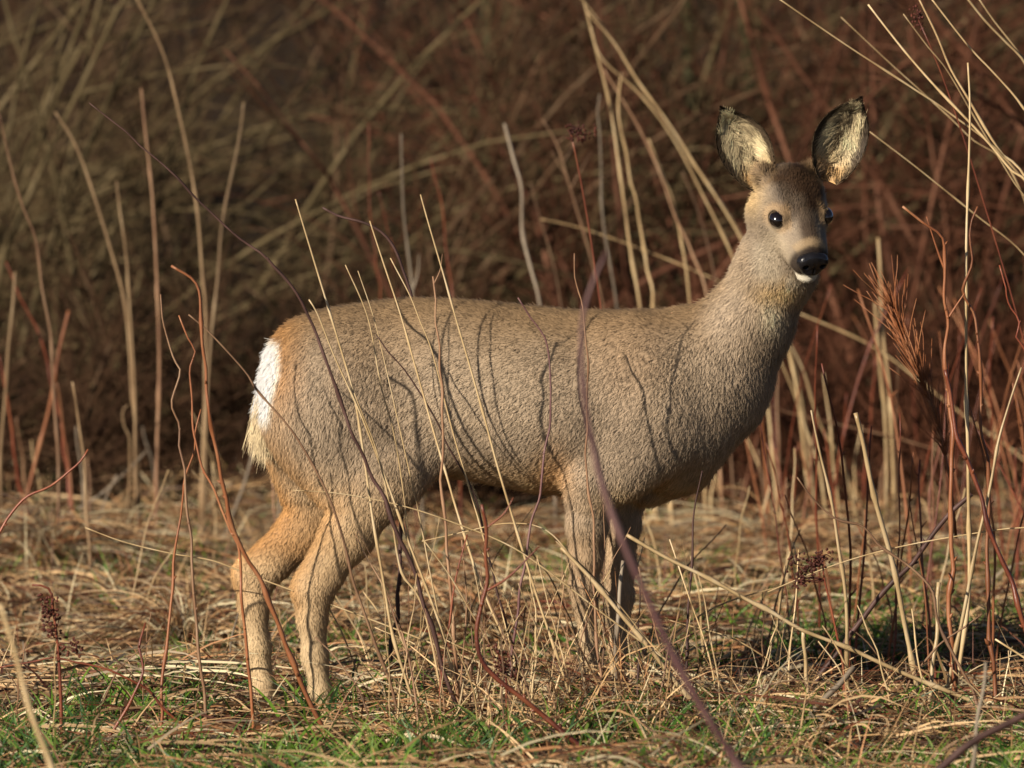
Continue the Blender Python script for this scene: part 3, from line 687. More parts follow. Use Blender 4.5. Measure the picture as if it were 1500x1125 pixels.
field(60, -.25, .45, -.55, .9, .08, .34, .0012, .0024, ["bright", "straw", "pink", "bright"], "thin dry stalk in the grass around and before the forelegs", "grass stalk", "thin stalks round the forelegs", lean=.3, avoid=legs_clear)
field(70, .48, 1.15, .3, 3.4, .22, .62, .0016, .0032, ["orange", "orange", "red", "red", "brown"], "thin reddish stem standing in the thicket of stems ahead of the deer", "stem", "reddish stems ahead of the deer", TW, lean=.14, buds=3)
field(40, .18, 1.15, .3, 3.8, .08, .32, .0015, .0032, ["straw", "bright", "pink"], "short pale stalk standing in the litter behind and ahead of the forelegs", "grass stalk", "short pale stalks beyond the forelegs", lean=.16)
field(34, -1.1, -.35, .4, 3.8, .08, .36, .0015, .0032, ["straw", "grey", "pink", "straw"], "short faded stalk standing on the straw bank behind the hind legs", "grass stalk", "short faded stalks on the bank", lean=.16)
field(40, -.22, .12, -.55, -.13, .14, .36, .0011, .0024, ["pink", "red", "bright", "brown", "straw"], "slim reddish or straw stem in the clutter below the belly", "stem", "stems below the belly", lean=.35, buds=2)
field(26, -.85, .2, -.7, .4, .06, .20, .0010, .0022, ["bright", "pink", "brown", "straw"], "fine low straw poking up between hind legs and forelegs", "grass stalk", "fine straws below the belly", lean=.6, avoid=legs_clear)
field(22, .35, 1.0, -.6, .3, .06, .22, .0012, .0026, ["bright", "straw", "brown", "bright"], "low slanting straw in the litter before the brambles", "grass stalk", "low straws before the brambles", lean=.7)

# --- twigs and broad dead blades lying in the litter
def lying(n, x0, x1, y0, y1, l0, l1, r0, r1, mats, label, cat, group, name, avoid=None):
    made = 0
    while made < n:
        x, y = rng.uniform(x0, x1), rng.uniform(y0, y1)
        if avoid and avoid(x, y): continue
        a = rng.uniform(0, 6.3); L = rng.uniform(l0, l1)
        u = np.linspace(0, 1, 9)
        k1, k2 = rng.normal(0, .25), rng.normal(0, .12)
        px = x + L * (u * math.cos(a) - (k1 * u ** 2 + k2 * np.sin(u * 7)) * math.sin(a)); py = y + L * (u * math.sin(a) + (k1 * u ** 2 + k2 * np.sin(u * 7)) * math.cos(a))
        pz = ground_z(px, py) + .035 + rng.uniform(0, .05) * u
        path = np.stack([px, py, pz], 1); base = path[0].copy()
        Vv, Ff = tube(path - base, rng.uniform(r0, r1) * np.linspace(1, .5, 9), 5)
        o = mesh_obj(name, Vv, Ff, MAT[mats[rng.integers(len(mats))]]); o.location = base
        tag(o, label, cat, group); made += 1
lying(34, -.9, .95, -.75, 1.6, .10, .36, .0014, .0034, ["dark", "brown", "red", "brown"], "dark bent twig lying in the straw litter", "twig", "twigs lying in the litter", "fallen_twig", legs_clear)
def broad_blade(n, label, group):
    for _ in range(n):
        x, y = rng.uniform(-.9, .95), rng.uniform(-.7, 2.2)
        if legs_clear(x, y): continue
        a = rng.uniform(0, 6.3); L = rng.uniform(.08, .20); tl = rng.uniform(.1, .9)
        d = np.array([[math.cos(a) * math.cos(tl), math.sin(a) * math.cos(tl), math.sin(tl)]])
        b_ = np.array([[math.cos(a) * L * .2 + rng.normal(0, .02), math.sin(a) * L * .2 + rng.normal(0, .02), -L * math.sin(tl) * rng.uniform(.6, 1.3)]])
        Vv, Ff, Cc_ = ribbons(np.zeros((1, 3)), d, np.array([L]), np.array([rng.uniform(.005, .010)]), b_, np.array([[rng.normal(0, .6), -1.0, .8]]), lin(226, 206, 168)[None] * rng.uniform(.75, 1.1), segs=9)
        o = mesh_obj("bleached_straw", Vv, Ff, straw_m, None, Cc_); o.location = (x, y, float(ground_z(x, y)[0]) + .02)
        tag(o, label, "dead straw", group)
broad_blade(44, "broad bleached dead grass blade curling in the litter", "broad bleached blades")

# --- dried seed heads (dock) and the feathery orange herb
def dock(foot, Yd, stem_pts, clusters, label, r=2.6):
    pts = [W(px, py, Yd) for px, py in stem_pts]
    base = pts[-1].copy(); gz = float(ground_z(base[0], base[1])[0])
    if base[2] > gz: pts.append(np.array([base[0], base[1], gz - .01]))
    base = pts[-1].copy()
    root = empty("dried_dock", base); tag(root, label, "weed")
    P = smooth_path(pts[::-1], 24) - base
    Vv, Ff = tube(P, np.linspace(r, r * .5, 24) * 14 / F_PX, 5)
    mesh_obj("stem", Vv, Ff, MAT["red"], root)
    for cx, cy, rx, ry, cnt in clusters:
        c = W(cx, cy, Yd) - base
        sp = Soup()
        k = np.argmin(np.linalg.norm(P - c, axis=1))
        for _ in range(max(4, cnt // 9)):
            e = c + np.array([rng.normal(0, rx * .5), rng.normal(0, rx * .4), rng.normal(0, ry * .5)]) / PXM
            sp.add(*tube(smooth_path([P[k], (P[k] + e) / 2 + rng.normal(0, .003, 3), e], 6), np.linspace(.0012, .0006, 6), 4))
            for _ in range(9):
                p = e + rng.normal(0, .0055, 3)
                d = rng.normal(0, 1, 3); d /= np.linalg.norm(d); s_ = rng.uniform(.0018, .0034)
                sp.add(*tube(np.array([p - d * s_, p, p + d * s_]), np.array([s_ * .3, s_ * .9, s_ * .3]), 5))
        o = sp.build("seed_cluster", MAT["seed"], root); o["kind"] = "stuff"
dock(0, -.45, [(47, 857), (62, 858), (75, 866), (77, 888), (82, 922), (87, 975), (90, 1050)], [(70, 900, 20, 26, 60), (80, 925, 20, 20, 40), (108, 948, 16, 16, 40)], "dried red-brown dock with seed clusters behind the hind feet", 3.2)
dock(0, -.2, [(1205, 815), (1207, 845), (1214, 875), (1226, 930), (1236, 985)], [(1182, 828, 20, 14, 70), (1200, 820, 16, 18, 60), (1170, 850, 12, 8, 24)], "small dark red seed head nodding over the straw ahead of the chest")
dock(0, -.7, [(268, 1072), (272, 1100), (280, 1140)], [(268, 1090, 26, 14, 60), (290, 1108, 26, 14, 60)], "crumpled dark red seed head low in front of the hind feet")
dock(0, -.6, [(1240, 1020), (1250, 1060), (1255, 1110)], [(1245, 1060, 30, 26, 80), (1265, 1040, 20, 24, 50)], "brown crumpled seed head low in the grass before the brambles")
dock(0, -.5, [(725, 945), (738, 975), (742, 1010)], [(733, 965, 20, 22, 60), (742, 985, 14, 14, 30)], "withered rust seed head on the crooked bramble shoot")
dock(0, 1.1, [(835, 190), (850, 260), (870, 380), (900, 600), (910, 760)], [(838, 188, 26, 10, 40), (858, 200, 18, 14, 30)], "brown withered umbel high behind the withers", 2.4)
dock(0, .5, [(1345, 28), (1380, 110), (1430, 260), (1500, 500), (1540, 700)], [(1345, 28, 16, 12, 40)], "small brown umbel in the fan of leaning straws", 2.2)

herb = empty("feathery_herb", W(1392, 700, .35)); tag(herb, "feathery rust-orange dead herb leaning out from the brambles", "weed")
hb = np.array(herb.location)
main = smooth_path([np.zeros(3), W(1368, 600, .35) - hb, W(1335, 520, .35) - hb, W(1305, 440, .35) - hb], 20)
main = np.vstack([[0.01, 0, -.1], main])
Vv, Ff = tube(main, np.linspace(.0030, .0012, 21), 5); mesh_obj("stem", Vv, Ff, MAT["orange"], herb)
sp = Soup()
for k in range(150):
    i0 = rng.integers(3, 20)
    d = main[min(i0 + 1, 20)] - main[i0 - 1]; d /= np.linalg.norm(d)
    d = d + rng.normal(0, .22, 3)
    Q = grow_branch(main[i0], d, rng.uniform(.03, .12), .001, .06, -.02, 4)
    sp.add(*tube(Q, np.linspace(.0011, .0005, len(Q)), 3))
o = sp.build("sprays", MAT["orange"], herb); o["kind"] = "stuff"

# --- tussocks of combed-over hay
def tussock(px, py, r, h, n, label, cols=None, tl_rng=(.5, 1.4), lmin=.08, lmax=.22, name="hay_tussock", mat=None, wid=(.0015, .0045)):
    # foot on the ground under that pixel
    d = FWD * F_PX + UPV * (562.5 - py) + np.array([px - 750.0, 0, 0])
    t = -CAM_Z / d[2]; x0, y0 = t * d[0], CAM_Y + t * d[1]
    z0 = float(ground_z(x0, y0)[0])
    a = rng.uniform(0, 6.3, n); rr = r * np.sqrt(rng.random(n)) * .6
    x = rr * np.cos(a); y = rr * np.sin(a)
    tl = rng.uniform(*tl_rng, n)
    aa = a + rng.normal(0, .5, n)
    dd = np.stack([np.cos(aa) * np.cos(tl), np.sin(aa) * np.cos(tl), np.sin(tl)], 1)
    L = rng.uniform(lmin, lmax, n)
    bend = np.stack([np.cos(aa) * L * .45, np.sin(aa) * L * .45, -L * np.sin(tl) * rng.uniform(.6, 1.25, n)], 1)
    c = (cols if cols is not None else STRAWS)[rng.choice(len(cols) if cols is not None else 8, n)] * rng.uniform(.6, 1.1, (n, 1)) * .85
    zb = ground_z(x0 + x, y0 + y) - z0 + h * np.exp(-(rr / r * 1.6) ** 2) * rng.random(n)
    Vv, Ff, Cc_ = ribbons(np.stack([x, y, zb], 1), dd, L, rng.uniform(*wid, n), bend, rng.normal(0, 1, (n, 3)), c, segs=5)
    o = mesh_obj(name, Vv, Ff, mat or straw_m, None, Cc_, False)
    o.location = (x0, y0, z0)
    tag(o, label, "tussock")
tussock(270, 955, .13, .09, 700, "combed-over hay tussock behind the far hind leg")
tussock(1330, 905, .13, .07, 520, "pale tangled hay tussock under the dark leaning stick")
tussock(690, 955, .12, .06, 520, "loose straw tussock below the belly")
tussock(985, 900, .11, .05, 380, "small straw tussock behind the forelegs")
tussock(120, 850, .15, .06, 520, "flattened hay tussock on the straw bank")
tussock(1090, 815, .16, .06, 480, "low pale hay tussock far behind the chest")
GR = np.array([lin(92, 122, 58), lin(70, 104, 52), lin(120, 142, 84)]) * .7
tussock(312, 838, .10, .05, 420, "dark green leafy clump behind the far hock", GR, (.7, 1.4), .03, .09, "green_clump", green_m, (.003, .009))
tussock(545, 905, .12, .03, 380, "green grass clump between the hind legs and forelegs", GR, (.8, 1.5), .03, .08, "green_clump", green_m, (.002, .005))
tussock(800, 1065, .13, .02, 380, "bright green grass clump in front of the forelegs", GR * 1.15, (.9, 1.5), .04, .11, "green_clump", green_m, (.002, .006))
tussock(1310, 1075, .10, .02, 260, "bright green grass clump beside the thick greyish stalk", GR * 1.1, (.9, 1.5), .04, .10, "green_clump", green_m, (.002, .006))
tussock(120, 1090, .12, .02, 300, "bright green grass clump near the short curved red shoot", GR * 1.1, (.9, 1.5), .03, .08, "green_clump", green_m, (.002, .005))

for k in range(16):
    tussock(-60 + 1620 * (k + rng.uniform(.1, .9)) / 16, rng.uniform(785, 905), rng.uniform(.10, .17), rng.uniform(.06, .13), 360, "hummock of bent hay on the rough ground between deer and thicket", name="hay_tussock", tl_rng=(.3, 1.45), lmin=.08, lmax=.24)
    bpy.context.scene.collection.objects[-1]["group"] = "hay hummocks behind the deer"
for k in range(10):
    tussock(-20 + 1540 * (k + rng.uniform(.1, .9)) / 10, rng.uniform(990, 1120), rng.uniform(.08, .13), rng.uniform(.02, .05), 240, "tuft of bent straw in the grass in front of the deer", name="straw_tuft", tl_rng=(.3, 1.3), lmin=.05, lmax=.15)
    bpy.context.scene.collection.objects[-1]["group"] = "straw tufts before the deer"
# ================================================================== the deer
def q(px): return px / PXM

class Field:
    """blended solid sampled on a grid"""
    def __init__(s, lo, hi, h):
        s.lo = np.array(lo, float); s.h = h
        s.n = np.ceil((np.array(hi) - s.lo) / h).astype(int) + 1
        s.F = np.full(s.n, 0.3, np.float32)
    def box(s, lo, hi, m):
        a = np.clip(np.floor((np.array(lo) - m - s.lo) / s.h).astype(int), 0, s.n)
        b = np.clip(np.ceil((np.array(hi) + m - s.lo) / s.h).astype(int) + 1, 0, s.n)
        sl = tuple(slice(a[k], b[k]) for k in range(3))
        ax = [(s.lo[k] + s.h * np.arange(a[k], b[k])).astype(np.float32) for k in range(3)]
        X, Y, Z = np.meshgrid(*ax, indexing='ij', sparse=True)
        return sl, X, Y, Z
    def put(s, sl, d, k):
        a = s.F[sl]
        if k >= 0:
            hh = np.clip(0.5 + 0.5 * (a - d) / max(k, 1e-6), 0, 1)
            s.F[sl] = a * (1 - hh) + d * hh - k * hh * (1 - hh)
        else:                                   # carve away
            k = -k; d = -d
            hh = np.clip(0.5 - 0.5 * (a - d) / max(k, 1e-6), 0, 1)
            s.F[sl] = a * (1 - hh) + d * hh + k * hh * (1 - hh)
    def cone(s, a, b, ra, rb, k=0.02, ys=1.0):
        """tapered capsule; ys squeezes it sideways (across the body)"""
        a = np.array(a, float); b = np.array(b, float); m = max(ra, rb)
        sl, X, Y, Z = s.box(np.minimum(a, b) - m, np.maximum(a, b) + m, k + 0.01)
        d = b - a
        L2 = d[0] ** 2 + (d[1] / ys) ** 2 + d[2] ** 2
        px, py, pz = X - a[0], (Y - a[1]) / ys, Z - a[2]
        t = np.clip((px * d[0] + py * d[1] / ys + pz * d[2]) / L2, 0, 1)
        t2 = t * t * (3 - 2 * t) * 0.5 + t * 0.5
        dist = np.sqrt((px - t * d[0]) ** 2 + (py - t * d[1] / ys) ** 2 + (pz - t * d[2]) ** 2) - (ra + (rb - ra) * t2)
        s.put(sl, dist * min(1.0, max(ys, .7)), k)
    def ell(s, c, r, k=0.02, axes=None):
        c = np.array(c, float); r = np.array(r, float); m = r.max() * np.ones(3)
        sl, X, Y, Z = s.box(c - m, c + m, abs(k) + 0.01)
        px, py, pz = X - c[0], Y - c[1], Z - c[2]
        if axes is None:
            u = (px / r[0], py / r[1], pz / r[2])
        else:
            u = [(px * A[0] + py * A[1] + pz * A[2]) / rr for A, rr in zip(axes, r)]
        n = np.sqrt(u[0] ** 2 + u[1] ** 2 + u[2] ** 2)
        s.put(sl, (n - 1) * r.min(), k)
    def loft(s, o, axes, tab, k=0.02, pear=0.0):
        """solid of elliptic sections along axes[0]; tab rows (t, top, bottom, halfwidth)"""
        o = np.array(o, float); A = np.array(axes, float); tab = np.array(tab, float)
        cs = []
        for row in tab:
            for zz in (row[1], row[2]):
                for w in (-row[3], row[3]):
                    cs.append(o + A[0] * row[0] + A[1] * w + A[2] * zz)
        cs = np.array(cs)
        sl, X, Y, Z = s.box(cs.min(0), cs.max(0), k + 0.01)
        px, py, pz = X - o[0], Y - o[1], Z - o[2]
        T = px * A[0][0] + py * A[0][1] + pz * A[0][2]
        S = px * A[1][0] + py * A[1][1] + pz * A[1][2]
        U = px * A[2][0] + py * A[2][1] + pz * A[2][2]
        tt = np.linspace(tab[0, 0], tab[-1, 0], 200)
        def sm(col):
            y = np.interp(tt, tab[:, 0], tab[:, col]); ker = np.hanning(13); ker /= ker.sum()
            return np.convolve(np.pad(y, 6, mode='edge'), ker, 'valid')
        top, bot, hw = sm(1), sm(2), sm(3)
        ti = np.interp(T, tt, top); bi = np.interp(T, tt, bot); wi = np.interp(T, tt, hw)
        cz = (ti + bi) / 2; a = np.maximum((ti - bi) / 2, 1e-3)
        v = (U - cz) / a
        wi = wi * (1 - pear * np.clip(v, -1, 1))
        n = np.sqrt(v ** 2 + (S / wi) ** 2)
        d = (n - 1) * np.minimum(a, wi)
        over = np.maximum(T - tab[-1, 0], tab[0, 0] - T)
        d = np.where(over > 0, np.maximum(d, 0) + over, d)
        s.put(sl, d.astype(np.float32), k)

def surface_nets(F, lo, h):
    ins = F < 0
    c = np.zeros(tuple(np.array(F.shape) - 1), np.int8)
    offs = [(i, j, k) for i in (0, 1) for j in (0, 1) for k in (0, 1)]
    n = c.shape
    for o in offs:
        c += ins[o[0]:o[0] + n[0], o[1]:o[1] + n[1], o[2]:o[2] + n[2]]
    mask = (c > 0) & (c < 8)
    I = np.argwhere(mask)
    idx = np.full(n, -1, np.int64); idx[mask] = np.arange(len(I))
    vals = {o: F[I[:, 0] + o[0], I[:, 1] + o[1], I[:, 2] + o[2]].astype(float) for o in offs}
    acc = np.zeros((len(I), 3)); cnt = np.zeros(len(I))
    for a in offs:
        for ax in range(3):
            if a[ax] == 0:
                b = list(a); b[ax] = 1; b = tuple(b)
                va, vb = vals[a], vals[b]
                cr = (va < 0) != (vb < 0)
                t = np.where(cr, va / np.where(cr, va - vb, 1), 0)
                p = np.array(a, float)[None].repeat(len(I), 0); p[:, ax] += t
                acc[cr] += p[cr]; cnt[cr] += 1
    V = lo + h * (I + acc / cnt[:, None])
    faces = []
    for ax in range(3):
        b, cc = (ax + 1) % 3, (ax + 2) % 3
        s0 = [slice(1, -1)] * 3; s1 = [slice(1, -1)] * 3
        s0[ax] = slice(0, -1); s1[ax] = slice(1, None)
        A, B = ins[tuple(s0)], ins[tuple(s1)]
        E = np.argwhere(A != B)
        E2 = E + 1; E2[:, ax] -= 1
        fl = A[tuple(E.T)]
        def cell(db, dc):
            e = E2.copy(); e[:, b] -= db; e[:, cc] -= dc
            return idx[tuple(e.T)]
        Q = np.stack([cell(1, 1), cell(0, 1), cell(0, 0), cell(1, 0)], 1)
        Q[~fl] = Q[~fl][:, ::-1]
        faces.append(Q)
    return V, np.vstack(faces)

def relax(V, Fq, it=2, lam=0.5):
    E = np.vstack([Fq[:, [0, 1]], Fq[:, [1, 2]], Fq[:, [2, 3]], Fq[:, [3, 0]]])
    deg = np.bincount(E[:, 0], minlength=len(V)).astype(float)
    for _ in range(it):
        for l in (lam, -lam * 1.04):
            S = np.stack([np.bincount(E[:, 0], V[E[:, 1], k], len(V)) for k in range(3)], 1)
            V = V + l * (S / np.maximum(deg, 1)[:, None] - V)
    return V

def normals(V, Fq):
    n = np.cross(V[Fq[:, 2]] - V[Fq[:, 0]], V[Fq[:, 3]] - V[Fq[:, 1]])
    N = np.zeros_like(V)
    for k in range(4):
        for c in range(3):
            N[:, c] += np.bincount(Fq[:, k], n[:, c], len(V))
    return N / (np.linalg.norm(N, axis=1)[:, None] + 1e-12), n

# ---- trunk
fd = Field((-0.47, -0.24, -0.03), (0.63, 0.20, 1.08), 0.0042)
o0 = W(750, 600, 0)
def tr(x, top, bot, hw):
    return ((x - 750) / PXM, (600 - top - 6) / PXM, (600 - bot + 6) / PXM, (hw - 4) / PXM)
trunk = [tr(394, 515, 560, 26), tr(400, 492, 590, 52), tr(412, 476, 630, 68), tr(430, 464, 672, 80), tr(480, 450, 705, 90),
         tr(540, 438, 705, 97), tr(600, 432, 702, 103), tr(660, 433, 704, 111), tr(720, 438, 713, 117), tr(780, 444, 726, 118),
         tr(840, 449, 732, 112), tr(900, 450, 708, 103), tr(950, 449, 688, 92), tr(1000, 452, 680, 78), tr(1040, 490, 684, 62),
         tr(1066, 535, 650, 44), tr(1082, 570, 620, 18)]
fd.loft(o0, [(1, 0, 0), (0, 1, 0), (0, 0, 1)], trunk, 0.02, pear=0.12)
# ---- neck
NY = -0.012
fd.cone(W(985, 600, 0), W(1038, 556, 0), q(96), q(80), 0.05, ys=0.80)
fd.cone(W(1038, 556, 0), W(1096, 474, NY), q(79), q(59), 0.05, ys=0.84)
fd.cone(W(1096, 474, NY), W(1138, 392, -0.03), q(59), q(52), 0.03, ys=0.92)
fd.cone(W(1138, 392, -0.03), W(1152, 318, -0.045), q(52), q(46), 0.03, ys=0.95)
# chest front and keel
fd.cone(W(1000, 628, 0), W(990, 678, 0), q(56), q(44), 0.03, ys=0.9)
fd.cone(W(1014, 692, 0.015), W(952, 720, 0.032), q(25), q(22), 0.012)
# shoulders and front legs
for sd, leg in ((-1, [(868, 700, 46), (860, 770, 29), (858, 815, 25), (855, 858, 19), (857, 885, 17), (861, 940, 13.5), (866, 1005, 13), (868, 1030, 14)]),
                (1, [(915, 700, 44), (912, 770, 25), (909, 830, 22), (907, 872, 18), (906, 900, 16), (905, 950, 13), (903, 1008, 13), (906, 1030, 14)])):
    sx = 0 if sd < 0 else 20
    fd.ell(W(935 + sx * .3, 585, sd * 0.058), (q(60), q(38), q(95)), 0.04)
    fd.cone(W(950, 610, sd * 0.07), W(900 + sx, 690, sd * 0.078), q(62), q(48), 0.03, ys=0.62)
    fd.cone(W(975, 640, sd * 0.062), W(930, 675, sd * 0.075), q(34), q(30), 0.03, ys=0.7)
    yy = [.072, .060, .052, .046, .044, .042, .042, .042]
    for (x0, y0, r0), (x1, y1, r1), ya, yb in zip(leg[:-1], leg[1:], yy[:-1], yy[1:]):
        fd.cone(W(x0, y0, sd * ya), W(x1, y1, sd * yb), q(r0 - 2), q(r1 - 2), 0.014, ys=0.86 if y0 < 860 else 1.0)
    fd.ell(W(leg[3][0] + 2, leg[3][1] + 2, sd * .046), (q(18), q(17), q(24)), 0.012)
    fx, fy = leg[-1][0], leg[-1][1]
    fd.cone(W(fx, fy - 6, sd * .042), W(fx + 5, fy + 14, sd * .042), q(12), q(11), 0.01)
# haunches and hind legs
near_hind = [(560, 694, 52), (512, 782, 37), (476, 838, 28), (460, 868, 27), (457, 905, 22), (461, 960, 19), (470, 1015, 16.5), (476, 1046, 16.5)]
far_hind = [(505, 715, 50), (448, 778, 35), (400, 822, 28), (374, 846, 27), (371, 885, 22), (378, 945, 18.5), (386, 1005, 16.5), (391, 1030, 16.5)]
for sd, leg in ((-1, near_hind), (1, far_hind)):
    hx = 0 if sd < 0 else -25
    fd.ell(W(485 + hx * .3, 585, sd * 0.056), (q(80), q(38), q(100)), 0.045)
    fd.cone(W(490 + hx * .2, 600, sd * 0.07), W(leg[0][0] - 5, leg[0][1], sd * 0.082), q(84), q(52), 0.04, ys=0.56)
    fd.cone(W(455 + hx * .6, 620, sd * 0.052), W(leg[0][0] - 50, leg[0][1] + 35, sd * 0.072), q(52), q(36), 0.04, ys=0.62)
    yy = [.082, .078, .074, .072, .07, .07, .07, .07]
    for (x0, y0, r0), (x1, y1, r1), ya, yb in zip(leg[:-1], leg[1:], yy[:-1], yy[1:]):
        fd.cone(W(x0, y0, sd * ya), W(x1, y1, sd * yb), q(r0 - 2), q(r1 - 2), 0.014, ys=0.72 if y0 < 850 else 0.95)
    hk = leg[3]                                                   # point of the hock and its tendon
    fd.ell(W(hk[0] - 16, hk[1] - 4, sd * .072), (q(13), q(13), q(20)), 0.014)
    fd.cone(W(hk[0] - 14, hk[1] - 8, sd * .072), W(leg[1][0] - 22, leg[1][1] - 6, sd * .074), q(10), q(13), 0.02, ys=.8)
    fx, fy = leg[-1][0], leg[-1][1]
    fd.cone(W(fx, fy - 6, sd * .07), W(fx + 6, fy + 16, sd * .07), q(14.5), q(12.5), 0.01)
# flank fold between belly and thigh
fd.cone(W(600, 660, -0.075), W(575, 700, -0.085), q(44), q(34), 0.04, ys=0.45)
# tail stub
fd.cone(W(402, 560, 0), W(398, 606, 0), q(20), q(9), 0.02)

# ---- head
HYAW, HPIT, HROLL = R(21), R(42), R(4)
hf = np.array([math.cos(HPIT) * math.sin(HYAW), -math.cos(HPIT) * math.cos(HYAW), -math.sin(HPIT)])
hr = np.array([math.cos(HYAW), math.sin(HYAW), 0.0])
hu = np.cross(hr, hf); hu = hu if hu[2] > 0 else -hu
hr, hu = hr * math.cos(HROLL) + hu * math.sin(HROLL), hu * math.cos(HROLL) - hr * math.sin(HROLL)
HO = W(1168, 309, -0.085) - hu * 0.018
EYT = .019
def H(t, s, u): return HO + hf * t + hr * s + hu * u
head = [(-.088, .022, -.012, .014), (-.080, .040, -.035, .032), (-.066, .053, -.050, .044), (-.045, .060, -.058, .0515), (-.015, .056, -.060, .0525),
        (.003, .049, -.057, .0485), (.018, .043, -.053, .0425), (.034, .036, -.048, .0365), (.052, .029, -.043, .0345), (.075, .023, -.037, .0305), (.088, .018, -.033, .0245), (.097, .010, -.028, .019), (.102, .000, -.018, .010)]
head = [(t * 1.02, a * 1.03, b * 1.03, w * 1.09) for t, a, b, w in head]
fd.loft(HO, [hf, hr, hu], head, 0.016, pear=0.06)
for s in (-1, 1):
    fd.cone(H(-.024, s * .028, .036), H(.004, s * .026, .036), .018, .009, .010)          # brow
    fd.ell(H(EYT - .002, s * .0360, .0200), (.0205, .0165, .0165), 0.010, (hf, hr, hu))          # orbit
    fd.cone(H(-.045, s * .030, -.030), H(.020, s * .022, -.032), .030, .019, .014)        # jaw
    fd.ell(H(.086, s * .0175, -.014), (.014, .009, .012), 0.008, (hf, hr, hu))            # lip / nostril wing
    fd.cone(H(-.060, s * .030, .024), H(-.064, s * .046, .043), .020, .010, .018)         # ear root
    fd.ell(H(EYT + .0035, s * .0470, .0238), (.0175, .0130, .0108), -0.002, (hf, hr, hu))         # eye socket
fd.ell(H(.088, 0, -.037), (.017, .0175, .011), 0.006, (hf, hr, hu))                       # chin
fd.cone(H(-.03, 0, .032), H(.07, 0, .008), .022, .014, .012)                              # bridge

V, Q4 = surface_nets(fd.F, fd.lo, fd.h)
del fd
V = relax(V, Q4, 2)
VN, FN = normals(V, Q4)

